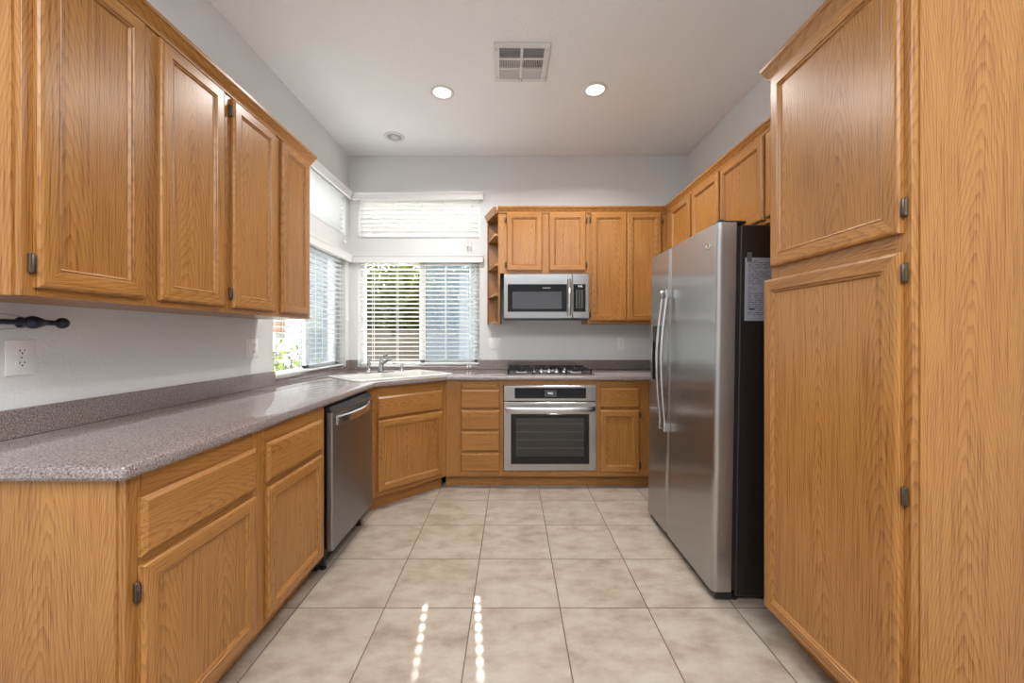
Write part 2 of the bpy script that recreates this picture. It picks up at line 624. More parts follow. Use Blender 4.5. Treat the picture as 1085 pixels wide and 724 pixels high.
mb = MB(); mb.box(XL - 0.3, XR + 0.3, REAR_Y - 0.2, YB + WT, -0.12, 0.0)
struct(mb.build('floor', tile))
mb = MB(); mb.box(XL - 0.3, XR + 0.3, REAR_Y - 0.2, YB + WT, ZC, ZC + 0.12)
struct(mb.build('ceiling', ceil_paint))
mb = MB()
mb.box(XL - WT, BX0, YB, YB + WT, 0, ZC)
mb.box(BX1, XR + WT, YB, YB + WT, 0, ZC)
for z0, z1 in ((0, WZ[0][0]), (WZ[0][1], WZ[1][0]), (WZ[1][1], ZC)):
    mb.box(BX0, BX1, YB, YB + WT, z0, z1)
struct(mb.build('wall_back', wall_paint))
mb = MB()
mb.box(XL - WT, XL, REAR_Y, LY0, 0, ZC)
mb.box(XL - WT, XL, LY1, YB, 0, ZC)
for z0, z1 in ((0, WZ[0][0]), (WZ[0][1], WZ[1][0]), (WZ[1][1], ZC)):
    mb.box(XL - WT, XL, LY0, LY1, z0, z1)
struct(mb.build('wall_left', wall_paint))
mb = MB(); mb.box(XR, XR + WT, REAR_Y, YB, 0, ZC)
struct(mb.build('wall_right', wall_paint))
mb = MB(); mb.box(XL, XR, REAR_Y - WT, REAR_Y, 0, ZC)
struct(mb.build('wall_rear', wall_paint))

def window(name, w, z0, z1, loc, rotz, slider=True):
    """vinyl window in an opening; local x along the wall, y outwards"""
    t = bpy.data.objects.new(name, None)
    t.location = loc
    t.rotation_euler = (0, 0, R(rotz))
    COL.objects.link(t)
    struct(t)
    y0, y1 = 0.085, 0.145
    f = 0.035
    mb = MB()
    mb.box(0.001, f, y0, y1, z0, z1, 0, 0.003)
    mb.box(w - f, w - 0.001, y0, y1, z0, z1, 0, 0.003)
    mb.box(f, w - f, y0, y1, z0, z0 + f, 0, 0.003)
    mb.box(f, w - f, y0, y1, z1 - f, z1, 0, 0.003)
    struct(mb.build('window_frame', vinyl, t))
    mid = w * 0.515
    if slider:
        mb = MB()
        s = 0.03
        a, b = mid - 0.03, w - f + 0.004
        c, d = z0 + f - 0.004, z1 - f + 0.004
        yy0, yy1 = 0.075, 0.104
        mb.box(a, a + 0.055, yy0, yy1, c, d, 0, 0.003)
        mb.box(b - s, b, yy0, yy1, c, d, 0, 0.003)
        mb.box(a, b, yy0, yy1, c, c + s, 0, 0.003)
        mb.box(a, b, yy0, yy1, d - s, d, 0, 0.003)
        struct(mb.build('sliding_sash', vinyl, t))
        mb = MB(); mb.box(mid + 0.02, w - f - 0.02, 0.152, 0.1525, z0 + 0.02, z1 - 0.02)
        struct(mb.build('insect_screen', screen_m, t))
        mb = MB(); mb.box(a + 0.05, b - 0.02, 0.089, 0.092, c + 0.02, d - 0.02)
        struct(mb.build('sash_glass', glass, t))
    mb = MB(); mb.box(f - 0.005, (mid if slider else w - f + 0.005), 0.115, 0.118, z0 + f - 0.005, z1 - f + 0.005)
    struct(mb.build('window_glass', glass, t))
    return t

BW = BX1 - BX0
LW = LY1 - LY0
window('window_1', BW, *WZ[0], (BX0, YB, 0), 0)
window('window_2', BW, *WZ[1], (BX0, YB, 0), 0, False)
window('window_3', LW, *WZ[0], (XL, LY0, 0), 90)
window('window_4', LW, *WZ[1], (XL, LY0, 0), 90, False)

# ------------------------------------------------------------------ blinds
def blind(label, w, ztop, zbot, loc, rotz, tilt, pitch, holes=(), tassel=0.90, wand=True, cord_drop=0.07):
    """two-inch slat blind in the reveal; local x along wall, y outwards"""
    t = thing('window_blind', label, 'blind', loc, rotz, 'white slat blinds at the corner windows')
    m = 0.012
    x0, x1 = m, w - m
    yc = 0.038
    mb = MB()                               # valance on the wall face with returns
    prof = [(-0.044, ztop - 0.052), (-0.036, ztop - 0.055), (-0.030, ztop - 0.055), (-0.030, ztop + 0.018), (-0.052, ztop + 0.018), (-0.052, ztop + 0.008), (-0.046, ztop), (-0.044, ztop - 0.010)]
    mb.prism(prof, -0.035, w + 0.035, 0)
    mb.box(-0.035, -0.028, -0.030, -0.002, ztop - 0.055, ztop + 0.018)
    mb.box(w + 0.028, w + 0.035, -0.030, -0.002, ztop - 0.055, ztop + 0.018)
    mb.build('valance', slat_m, t)
    mb = MB(); mb.box(x0, x1, yc - 0.027, yc + 0.027, ztop - 0.045, ztop - 0.004, 0, 0.003)
    mb.build('head_rail', vinyl, t)
    mb = MB(); mb.box(x0, x1, yc - 0.026, yc + 0.026, zbot, zbot + 0.016, 0, 0.004)
    mb.build('bottom_rail', slat_m, t)
    mb = MB()
    z = zbot + 0.016 + pitch * 0.75
    d = 0.0505
    th = 0.0028
    ca, sa = math.cos(tilt), math.sin(tilt)
    hw, hd = 0.0075, 0.012
    while z < ztop - 0.052:
        M = Matrix.Translation((0, yc, z)) @ Matrix.Rotation(tilt, 4, 'X')
        cuts = sorted(holes)
        prev = x0
        for h in cuts:
            mb.box(prev, h - hw, -d / 2, d / 2, -th / 2, th / 2, M=M)
            mb.box(h - hw, h + hw, -d / 2, -hd, -th / 2, th / 2, M=M)
            mb.box(h - hw, h + hw, hd, d / 2, -th / 2, th / 2, M=M)
            prev = h + hw
        mb.box(prev, x1, -d / 2, d / 2, -th / 2, th / 2, M=M)
        z += pitch
    mb.build('slats', slat_m, t)
    for fx in (0.115, 0.315, 0.515, 0.715, 0.915):
        mb = MB()
        for yy in (yc - 0.0275, yc + 0.0275):
            mb.box(fx * w - 0.0022, fx * w + 0.0022, yy - 0.0006, yy + 0.0006, zbot + 0.008, ztop - 0.03)
        mb.build('ladder_cord', white_pl, t)
    # pull cords with tassels
    mb = MB()
    for k, dx in enumerate((0.0, 0.030)):
        mb.tube([(tassel * w + dx, -0.026, ztop - 0.05), (tassel * w + dx, -0.036, zbot - cord_drop)], 0.0011, 6)
    pc = mb.build('pull_cord', white_pl, t)
    for dx in (0.0, 0.030):
        mb = MB(); mb.lathe([(0.004, 0.0), (0.009, -0.012), (0.010, -0.028), (0.006, -0.034)], 2, (tassel * w + dx, -0.036, zbot - cord_drop), 10)
        mb.build('tassel', white_pl, pc)
    return t

hx = [(-0.632 - BX0), (-0.391 - BX0)]
blind('white slat blind with open slats over the lower back window by the sink', BW, 1.998, 0.966, (BX0, YB, 0), 0, -R(7.5), 0.0418, hx, 0.90, cord_drop=-0.004)
blind('small closed white slat blind over the upper back window', BW, 2.598, 2.195, (BX0, YB, 0), 0, -R(50), 0.0418, (), 0.90)
blind('white slat blind over the lower left window beside the wall cabinets', LW, 1.998, 0.966, (XL, LY0, 0), 90, -R(7.5), 0.0418, (), 0.93, cord_drop=-0.45)
blind('small closed white slat blind over the upper left window', LW, 2.598, 2.195, (XL, LY0, 0), 90, -R(48), 0.0418, (), 0.90)

# ------------------------------------------------------------------ cabinet parts
FT = 0.019      # face frame thickness
DT = 0.019      # door thickness

def hinge(parent, x, z, y=-0.004, side=1):
    mb = MB()
    mb.box(x - 0.007, x + 0.007, y - 0.007, y + 0.003, z - 0.026, z + 0.026, 0, 0.003)
    mb.lathe([(0.003, -0.024), (0.0048, -0.021), (0.0048, 0.021), (0.003, 0.024)], 2, (x + side * 0.001, y - 0.009, z), 10)
    mb.box(x - 0.004, x + 0.004, y - 0.0105, y - 0.006, z - 0.012, z + 0.012, 0, 0.001)
    return mb.build('hinge', bronze, parent)

def rect(x0, x1, z0, z1, i, y):
    return [(x0 + i, y, z0 + i), (x1 - i, y, z0 + i), (x1 - i, y, z1 - i), (x0 + i, y, z1 - i)]

def cab_door(parent, x0, x1, z0, z1, hinges=(), hinge_side=-1, name='door', y=0.0):
    """framed door with a flat recessed panel; origin on the hinge edge"""
    hx_ = x0 if hinge_side < 0 else x1
    o = bpy.data.objects.new(name, None)
    w, h = x1 - x0, z1 - z0
    a, b = (0, w) if hinge_side < 0 else (-w, 0)
    prof = [(0, -0.0008), (0, -0.012), (0.004, -0.0165), (0.010, -DT), (0.045, -DT), (0.0472, -0.0145), (0.051, -0.0140), (0.053, -0.0162), (0.0585, -0.0100)]
    mb = MB()
    loops = [rect(a, b, 0, h, i, yy) for i, yy in prof]
    mb.rings(loops, 0, (True, True), [1, 0, 1, 0])
    d = mb.build(name, [oak_z, oak_x], parent, 7)
    d.location = (hx_, y, z0)
    for hz in hinges:
        hinge(d, -0.0075 if hinge_side < 0 else 0.0075, hz - z0, side=hinge_side)
    return d

def drawer_front(parent, x0, x1, z0, z1, name='drawer_front', y=0.0, e=0.012):
    mb = MB()
    prof = [(0, -0.0008), (0, -0.010), (0.003, -0.0125), (e, -DT)]
    mb.rings([rect(x0, x1, z0, z1, i, yy) for i, yy in prof], 0, (True, True))
    return mb.build(name, oak_x, parent, 7)

def face_frame(parent, w, z0, z1, stiles, rails, x0=0.0):
    """stiles: list of (xa, xb); rails: list of (xa, xb, za, zb)"""
    mb = MB()
    for a, b in stiles:
        mb.box(a, b, 0, FT, z0, z1, 0, 0.0008)
    for a, b, c, d in rails:
        mb.box(a, b, 0.0003, FT, c, d, 1, 0.0006)
    return mb.build('face_frame', [oak_z, oak_x], parent)

def carcass(parent, w, depth, z0, z1, x0=0.0, mat=None):
    mb = MB()
    mb.box(x0, w, FT + 0.0002, depth, z0, z1)
    return mb.build('carcass', mat or oak_z, parent)

def crown(parent, x0, x1, z, h=0.06, ret_l=None, ret_r=None, over=0.030):
    """moulding along the top front edge, returns to depth ret on open ends"""
    prof = [(0.0, 0.0), (-0.007, 0.002), (-0.007, 0.012), (-0.012, 0.020), (-0.022, h - 0.024), (-0.024, h - 0.018), (-over + 0.001, h - 0.014), (-over, h - 0.008), (-over, h), (0.0, h)]
    mb = MB()
    a = [(0.0, p[0], z + p[1]) for p in prof]
    la = [(x0 + (p[0] if ret_l else 0), p[0], z + p[1]) for p in prof]
    lb = [(x1 - (p[0] if ret_r else 0), p[0], z + p[1]) for p in prof]
    mb.rings([la, lb], 0)
    if ret_l:
        mb.rings([[(x0 + p[0], p[0], z + p[1]) for p in prof], [(x0 + p[0], ret_l, z + p[1]) for p in prof]], 0)
    if ret_r:
        mb.rings([[(x1 - p[0], p[0], z + p[1]) for p in prof], [(x1 - p[0], ret_r, z + p[1]) for p in prof]], 0)
    return mb.build('crown_moulding', oak_x, parent, 40)

def toe_kick(parent, x0, x1, y=0.075):
    mb = MB(); mb.box(x0, x1, y, y + 0.012, 0.0, 0.099)
    return mb.build('toe_kick', oak_x, parent)

def end_panel(parent, x, y1, z0, z1, side=-1, y0=0.0):
    """veneered panel closing an open end of a cabinet"""
    mb = MB()
    a, b = (x - 0.004, x) if side < 0 else (x, x + 0.004)
    mb.box(a, b, FT + 0.001, y1, z0, z1)
    return mb.build('end_panel', oak_z, parent)

# ------------------------------------------------------------------ base cabinets
ZB0, ZB1 = 0.100, 0.878
# left run: local x -> +Y, y -> -X, origin on the face plane
FX = -0.975
dl = FX - XL - 0.002
c = thing('base_cabinet', 'long oak base cabinet with two drawers under the left counter', 'base cabinet', (FX, 1.012, 0), 90)
W = 1.068
carcass(c, W, dl, ZB0, ZB1)
face_frame(c, W, ZB0, ZB1, [(0, 0.045), (0.490, 0.575), (W - 0.045, W)],
           [(0.045, 0.490, ZB0, 0.150), (0.575, W - 0.045, ZB0, 0.150), (0.045, 0.490, 0.805, ZB1), (0.575, W - 0.045, 0.805, ZB1), (0.045, 0.490, 0.635, 0.670), (0.575, W - 0.045, 0.635, 0.670)])
mb = MB(); mb.box(-0.004, -0.0002, 0.021, dl, 0.0, ZB1); mb.build('end_panel', oak_z, c)
mb = MB(); mb.box(0.0, W, 0.075, 0.087, 0, 0.099); mb.build('toe_kick', oak_x, c)
drawer_front(c, 0.031, 0.497, 0.664, 0.819)
drawer_front(c, 0.567, 1.022, 0.664, 0.819)
cab_door(c, 0.031, 0.497, 0.128, 0.641, (0.578, 0.19), -1)
cab_door(c, 0.567, 1.022, 0.128, 0.641, (), 1)

# corner sink cabinet on the diagonal
CX, CY = -0.985, 2.815
SW = 0.632
c = thing('sink_cabinet', 'diagonal oak corner cabinet below the white sink', 'base cabinet', (CX, CY, 0), 45)
mb = MB()
cl = Matrix.Rotation(R(-45), 3, 'Z')
def loc2(x, y):
    p = cl @ Vector((x - CX, y - CY, 0)); return (p.x, p.y)
poly = [(0.001, FT + 0.0003), (SW - 0.001, FT + 0.0003)] + [loc2(-0.537, YB - 0.002), loc2(XL + 0.002, YB - 0.002), loc2(XL + 0.002, 2.82)]
mb.prism(poly, ZB0, ZB1 - 0.21, 2); mb.build('carcass', oak_z, c)
face_frame(c, SW, ZB0, ZB1, [(0, 0.05), (SW - 0.05, SW)], [(0.05, SW - 0.05, ZB0, 0.150), (0.05, SW - 0.05, 0.79, ZB1), (0.05, SW - 0.05, 0.62, 0.67)])
drawer_front(c, 0.040, SW - 0.040, 0.655, 0.808)
cab_door(c, 0.040, SW - 0.040, 0.130, 0.640, (), 1)
mb = MB(); mb.box(0.0, SW, 0.060, 0.072, 0, 0.099); mb.build('toe_kick', oak_x, c)
# filler stile between dishwasher and corner
mb = MB(); 
fil = MB(); fil.prism([loc2(-0.975, 2.690), loc2(-0.975, 2.8135), loc2(-0.987, 2.826), loc2(-1.00, 2.826), loc2(-1.00, 2.690)], ZB0, ZB1, 2)
fil.build('filler', oak_z, c)

# back run
FY = 3.262
db = YB - FY - 0.002
c = thing('drawer_cabinet', 'oak cabinet with four drawers and a pull-out board beside the oven', 'base cabinet', (-0.530, FY, 0), 0)
W = 0.440
carcass(c, W, db, ZB0, ZB1)
face_frame(c, W, ZB0, ZB1, [(-0.0072, 0.122), (W - 0.018, W)], [(0.122, W - 0.018, a, b) for a, b in ((ZB0, 0.145), (0.29, 0.31), (0.465, 0.485), (0.64, 0.657), (0.805, 0.82), (0.85, ZB1))])
mb = MB(); mb.box(0.127, 0.412, -0.010, 0.001, 0.820, 0.850, 0, 0.002); mb.build('pull_out_board', oak_x, c)
for a, b in ((0.653, 0.808), (0.480, 0.641), (0.306, 0.468), (0.141, 0.294)):
    drawer_front(c, 0.114, 0.430, a, b)
toe_kick(c, -0.02, W)

c = thing('oven_cabinet', 'oak cabinet frame that surrounds the built-in oven', 'base cabinet', (-0.0895, FY, 0), 0)
W = 0.791
face_frame(c, W, ZB0, ZB1, [(0, 0.018), (W - 0.020, W)], [(0.018, W - 0.020, ZB0, 0.150), (0.018, W - 0.020, 0.842, ZB1)])
mb = MB()
mb.box(0, 0.015, FT + 0.0002, db, ZB0, ZB1); mb.box(W - 0.015, W, FT + 0.0002, db, ZB0, ZB1)
mb.box(0.015, W - 0.015, FT + 0.0002, db, ZB0, 0.118); mb.box(0.015, W - 0.015, db - 0.01, db, 0.118, ZB1)
mb.build('carcass', oak_z, c)
toe_kick(c, 0, W)

c = thing('base_cabinet', 'oak base cabinet with one drawer and one door between oven and fridge', 'base cabinet', (0.702, FY, 0), 0)
W = XR - 0.702 - 0.002
carcass(c, W, db, ZB0, ZB1)
face_frame(c, W, ZB0, ZB1, [(0, 0.020), (0.325, W)], [(0.020, 0.325, a, b) for a, b in ((ZB0, 0.150), (0.635, 0.665), (0.815, ZB1))])
drawer_front(c, 0.012, 0.331, 0.660, 0.822)
cab_door(c, 0.012, 0.331, 0.138, 0.641, (0.60, 0.19), 1)
toe_kick(c, 0, W)

# ------------------------------------------------------------------ countertop
ZT = 0.920
def front_path(inset=0.0):
    """front edge polyline of the worktop, moved towards the wall by inset"""
    ex, ey = -0.952, 3.232
    return ex - inset, ey + inset
ct = thing('countertop', 'L-shaped speckled granite worktop with backsplash around the corner', 'countertop', (0, 0, 0))
def ct_poly(ins):
    ex, ey = -0.952 - ins, 3.232 + ins
    y0 = 0.984 + ins
    k = ins * 0.414
    p = [(XL + 0.002, y0), (ex - 0.012, y0), (ex - 0.0074, y0 + 0.0009), (ex - 0.0035, y0 + 0.0035), (ex - 0.0009, y0 + 0.0074), (ex, y0 + 0.012), (ex, 2.800 + k), (-0.520 - k, ey), (XR - 0.002, ey), (XR - 0.002, YB - 0.002), (XL + 0.002, YB - 0.002)]
    return p
mb = MB()
lv = [(0.014, ZT - 0.040), (0.005, ZT - 0.037), (0.0, ZT - 0.029), (0.0, ZT - 0.013), (0.004, ZT - 0.004), (0.012, ZT)]
mb.rings([[(x, y, z) for x, y in ct_poly(i)] for i, z in lv], 0)
top = mb.build('worktop', granite, ct, 40)
SINK_C = Vector((-1.569 + 0.84 * 0.7071, 3.865 - 0.84 * 0.7071, 0))      # centre of the sink
cut = MB(); cut.box(-0.395, 0.395, -0.255, 0.255, ZT - 0.1, ZT + 0.1)
cu = cut.build('cutter', granite); cu.location = SINK_C; cu.rotation_euler = (0, 0, R(45))
bpy.context.view_layer.update()
boolean_cut(top, [cu])
mb = MB()
ZS = 1.012
mb.box(XL + 0.002, XL + 0.021, 0.990, LY0 - 0.002, ZT, ZS, 0, 0.003)
mb.box(XL + 0.002, XL + 0.021, LY0 - 0.002, LY1 + 0.002, ZT, 0.9485, 0, 0.003)
mb.box(XL + 0.002, XL + 0.021, LY1 + 0.002, YB - 0.022, ZT, ZS, 0, 0.003)
mb.build('backsplash', granite, ct)
mb = MB()
mb.box(XL + 0.002, BX0, YB - 0.021, YB - 0.002, ZT, ZS, 0, 0.003)
mb.box(BX0, BX1, YB - 0.021, YB - 0.002, ZT, 0.9485, 0, 0.003)
mb.box(BX1, XR - 0.002, YB - 0.021, YB - 0.002, ZT, ZS, 0, 0.003)
mb.build('backsplash', granite, ct)
mb = MB()
mb.box(XL - 0.084, XL + 0.024, LY0 + 0.001, LY1 - 0.001, 0.9505, 0.9575, 0, 0.002)
mb.build('window_ledge', granite, ct)

# ------------------------------------------------------------------ dishwasher
c = thing('dishwasher', 'dark stainless dishwasher with a bowed handle under the left counter', 'dishwasher', (FX, 2.088, 0), 90)
W = 0.595
mb = MB(); mb.box(0.004, W - 0.004, 0.002, dl - 0.01, 0.10, 0.872); mb.build('body', black, c)
mb = MB()
pr = rrect(0.004, W - 0.004, -0.040, -0.002, 0.008, 3)
mb.prism(pr, 0.118, 0.838, 2)
mb.build('door', steel_d, c)
mb = MB(); mb.prism([(-0.034, 0.8385), (0.0, 0.8385), (0.0, 0.868), (-0.022, 0.868)], 0.006, W - 0.006, 0); cp = mb.build('control_panel', black, c)
mb = MB()
N = 14
pts = [(0.055 + (W - 0.11) * k / N, -0.040 - 0.034 * math.sin(PI * k / N) ** 0.75 - 0.004, 0.790) for k in range(N + 1)]
loops = []
for p in pts:
    x, y, z = p
    loops.append([(x, y - 0.004, z - 0.020), (x, y + 0.004, z - 0.026), (x, y + 0.010, z - 0.020), (x, y + 0.012, z + 0.016), (x, y + 0.004, z + 0.024), (x, y - 0.004, z + 0.018)])
mb.rings(loops, 0)
mb.box(0.046, 0.070, -0.044, -0.039, 0.764, 0.816, 0, 0.002)
mb.box(W - 0.070, W - 0.046, -0.044, -0.039, 0.764, 0.816, 0, 0.002)
mb.build('handle', satin, c, 50)
mb = MB(); mb.box(0.01, W - 0.01, 0.045, 0.06, 0.012, 0.114); mb.build('kick_plate', black, c)
for x in (0.05, W - 0.05):
    mb = MB(); mb.lathe([(0.016, 0.0), (0.016, 0.01), (0.008, 0.012), (0.008, 0.10)], 2, (x, 0.03, 0), 12); mb.build('foot', black, c)

# ------------------------------------------------------------------ wall oven
OY = FY - 0.026
c = thing('wall_oven', 'stainless built-in oven with black glass door below the cooktop', 'oven', (-0.067, OY, 0), 0)
W = 0.747
mb = MB(); mb.box(0.008, W - 0.008, 0.027, 0.55, 0.158, 0.836); mb.build('body', grey_pl, c)
mb = MB(); mb.box(0, W, 0, 0.0255, 0.716, 0.8405, 0, 0.003); cp = mb.build('control_panel', steel, c)
mb = MB(); mb.box(0.088, 0.665, -0.002, 0.001, 0.738, 0.823, 0, 0.001); dp = mb.build('display', black_glass, cp)
mb = MB(); mb.box(0.330, 0.425, -0.0028, -0.0018, 0.752, 0.806); mb.build('screen', mesh_glass, cp)
text_mesh('clock_digits', '9:42', 0.024, digit, cp, (0.376, -0.0032, 0.779))
mb = MB(); mb.box(0.004, W - 0.004, 0.012, 0.0255, 0.7072, 0.7155); mb.build('gap_trim', black, c)
mb = MB()
loops = [rect(0, W, 0.155, 0.7065, 0, 0.0255), rect(0, W, 0.155, 0.7065, 0, 0.002), rect(0, W, 0.155, 0.7065, 0.002, 0.0)]
mb.rings(loops, 0)
dr = mb.build('oven_door', steel, c)
mb = MB(); mb.box(0.058, 0.690, -0.002, 0.0008, 0.208, 0.612, 0, 0.001); mb.build('door_glass', black_glass, dr)
mb = MB(); mb.box(0.098, 0.648, -0.0028, -0.0018, 0.272, 0.580); wi = mb.build('viewing_window', oven_glass, dr)
mb = MB()
for zz in (0.335, 0.40, 0.465, 0.53):
    mb.box(0.105, 0.640, -0.0031, -0.0027, zz, zz + 0.008)
mb.build('rack', simple('rack_grey', (0.055, 0.053, 0.05), 0.4), dr)
mb = MB()
N = 16
pts = [(0.014 + (W - 0.028) * k / N, -0.018 - 0.034 * math.sin(PI * k / N) ** 0.6, 0.652) for k in range(N + 1)]
loops = []
for x, y, z in pts:
    loops.append([(x, y + 0.011 * math.cos(2 * PI * k / 10), z + 0.024 * math.sin(2 * PI * k / 10)) for k in range(10)])
mb.rings(loops, 0)
mb.box(0.010, 0.040, -0.022, 0.0, 0.634, 0.670, 0, 0.003)
mb.box(W - 0.040, W - 0.010, -0.022, 0.0, 0.634, 0.670, 0, 0.003)
mb.build('handle', satin, dr, 50)

# ------------------------------------------------------------------ cooktop
c = thing('gas_cooktop', 'stainless five-burner gas cooktop with black grates on the counter', 'cooktop', (-0.060, 3.290, ZT + 0.0005), 0)
W, D = 0.745, 0.500
mb = MB()
mb.rings([[(x, y, z) for x, y in rrect(i, W - i, i, D - i, 0.012, 3)] for i, z in ((0.0, 0.0), (0.0, 0.004), (0.006, 0.008), (0.020, 0.010))], 0)
mb.build('base_plate', steel, c)
burn = [(0.14, 0.14, 0.036), (0.14, 0.36, 0.042), (0.372, 0.30, 0.055), (0.605, 0.14, 0.036), (0.605, 0.36, 0.042)]
for bx, by, br_ in burn:
    mb = MB(); mb.lathe([(br_ + 0.012, 0.010), (br_ + 0.010, 0.014), (br_, 0.020), (br_ - 0.004, 0.020)], 2, (bx, by, 0), 24)
    b = mb.build('burner', grey_pl, c)
    mb = MB(); mb.lathe([(br_ - 0.002, 0.020), (br_ - 0.002, 0.026), (br_ - 0.008, 0.029), (0.001, 0.0295)], 2, (bx, by, 0), 24)
    mb.build('burner_cap', iron, b)
def grate(x0, x1, y0, y1, ctrs):
    mb = MB()
    z0, z1, t_ = 0.036, 0.047, 0.006
    for x in (x0, x1):
        mb.box(x - t_, x + t_, y0 - t_, y1 + t_, z0, z1, 0, 0.002)
    for y in (y0, y1):
        mb.box(x0, x1, y - t_, y + t_, z0, z1, 0, 0.002)
    ym = (y0 + y1) / 2
    if len(ctrs) > 1:
        mb.box(x0, x1, ym - t_, ym + t_, z0, z1, 0, 0.002)
    for cx_, cy_ in ctrs:
        for dx, dy in ((1, 0), (-1, 0), (0, 1), (0, -1)):
            ex = (x1 if dx > 0 else x0) if dx else cx_
            ey = ((y1 if cy_ > ym or len(ctrs) == 1 else ym) if dy > 0 else (y0 if cy_ < ym or len(ctrs) == 1 else ym)) if dy else cy_
            sx_, sy_ = cx_ + dx * 0.018, cy_ + dy * 0.018
            if dx:
                mb.box(min(sx_, ex), max(sx_, ex), cy_ - 0.004, cy_ + 0.004, z0 + 0.001, z1 + 0.004, 0, 0.002)
            else:
                mb.box(cx_ - 0.004, cx_ + 0.004, min(sy_, ey), max(sy_, ey), z0 + 0.001, z1 + 0.004, 0, 0.002)
    for x in (x0, x1):
        for y in (y0, y1):
            mb.box(x - 0.006, x + 0.006, y - 0.006, y + 0.006, 0.0095, z0, 0, 0.001)
    mb.build('grate', iron, c)
grate(0.030, 0.235, 0.035, 0.465, [(0.14, 0.14), (0.14, 0.36)])
grate(0.255, 0.490, 0.175, 0.465, [(0.372, 0.30)])
grate(0.510, 0.715, 0.035, 0.465, [(0.605, 0.14), (0.605, 0.36)])
for k in range(5):
    x = 0.242 + 0.064 * k
    mb = MB(); mb.lathe([(0.024, 0.0098), (0.024, 0.014), (0.018, 0.016)], 2, (x, 0.075, 0), 20)
    kb = mb.build('knob', black, c)
    mb = MB()
    mb.lathe([(0.020, 0.015), (0.019, 0.026), (0.016, 0.030), (0.012, 0.031)], 2, (x, 0.075, 0), 20)
    mb.box(x - 0.0045, x + 0.0045, 0.057, 0.092, 0.030, 0.046, 0, 0.002)
    mb.build('knob_cap', satin, kb)

# ------------------------------------------------------------------ sink and faucet
c = thing('kitchen_sink', 'white double-bowl drop-in sink set diagonally in the corner', 'sink', (SINK_C.x, SINK_C.y, ZT), 45)
mb = MB()
hw_, hd_ = 0.419, 0.279
zr = 0.012
# rim: outer lip and deck around two bowls
outer = rrect(-hw_, hw_, -hd_, hd_, 0.05, 6)
mb.rings([[(x, y, 0.001) for x, y in rrect(-hw_, hw_, -hd_, hd_, 0.05, 6)],
          [(x, y, 0.007) for x, y in rrect(-hw_, hw_, -hd_, hd_, 0.05, 6)],
          [(x, y, zr) for x, y in rrect(-hw_ + 0.008, hw_ - 0.008, -hd_ + 0.008, hd_ - 0.008, 0.045, 6)],
          [(x, y, zr) for x, y in rrect(-hw_ + 0.03, hw_ - 0.03, -hd_ + 0.03, hd_ - 0.03, 0.03, 6)]], 0, (False, False))
bowls = [(-0.379, -0.012, -0.239, 0.150), (0.012, 0.379, -0.239, 0.150)]
X0, X1_, Y0, Y1_ = -hw_ + 0.025, hw_ - 0.025, -hd_ + 0.025, hd_ - 0.025
def flat(x0, x1, y0, y1):
    vs = [mb.bm.verts.new(p) for p in ((x0, y0, zr), (x1, y0, zr), (x1, y1, zr), (x0, y1, zr))]
    mb.bm.faces.new(vs)
flat(X0, X1_, 0.150, Y1_)
flat(X0, X1_, Y0, -0.239)
flat(X0, -0.379, -0.239, 0.150); flat(0.379, X1_, -0.239, 0.150); flat(-0.012, 0.012, -0.239, 0.150)
mb.build('rim', sink_white, c, normals=True)
for bx0, bx1, by0, by1 in bowls:
    mb = MB()
    lv = [(0.0, zr), (0.004, zr - 0.006), (0.010, -0.16), (0.045, -0.185)]
    mb.rings([[(x, y, z) for x, y in rrect(bx0 + i, bx1 - i, by0 + i, by1 - i, 0.012 + i, 5)] for i, z in lv], 0, (False, True))
    bo = mb.build('bowl', sink_white, c)
    mb = MB(); mb.lathe([(0.042, -0.1845), (0.042, -0.182), (0.034, -0.181), (0.030, -0.1835)], 2, ((bx0 + bx1) / 2, (by0 + by1) / 2, 0), 20)
    mb.build('drain', chrome, bo)

f = thing('faucet', 'chrome kitchen faucet with side post on the sink rim', 'faucet', (SINK_C.x, SINK_C.y, ZT + zr + 0.001), 45)
fy = 0.212
mb = MB()
mb.rings([[(x, y, z) for x, y in rrect(-0.13 + i, 0.13 - i, fy - 0.03 + i, fy + 0.03 - i, 0.027 - i, 5)] for i, z in ((0, 0), (0, 0.006), (0.006, 0.012))], 0)
mb.build('base_plate', chrome, f)
mb = MB(); mb.lathe([(0.025, 0.012), (0.023, 0.03), (0.021, 0.085), (0.019, 0.105), (0.012, 0.112), (0.001, 0.114)], 2, (0.012, fy, 0), 20)
mb.build('body', chrome, f)
mb = MB()
mb.tube([(0.012, fy, 0.062), (0.016, fy - 0.04, 0.085), (0.022, fy - 0.09, 0.105), (0.028, fy - 0.14, 0.108), (0.032, fy - 0.175, 0.098), (0.034, fy - 0.185, 0.078)], [0.016, 0.015, 0.0135, 0.013, 0.013, 0.0135], 12)
mb.build('spout', chrome, f, 60)
mb = MB()
mb.tube([(0.012, fy, 0.110), (0.012, fy - 0.008, 0.128), (0.020, fy - 0.035, 0.142), (0.028, fy - 0.075, 0.150)], [0.015, 0.013, 0.009, 0.006], 10, flat=0.7)
mb.build('lever', chrome, f, 60)
mb = MB(); mb.lathe([(0.022, 0.012), (0.020, 0.022), (0.013, 0.030), (0.012, 0.060), (0.017, 0.066), (0.018, 0.085), (0.012, 0.095), (0.017, 0.102), (0.016, 0.122), (0.008, 0.128), (0.001, 0.129)], 2, (-0.100, fy, 0), 18)
mb.build('side_sprayer', chrome, f)
s = thing('soap_dispenser', 'small chrome soap pump at the back of the sink', 'soap dispenser', (SINK_C.x, SINK_C.y, ZT + zr + 0.001), 45)
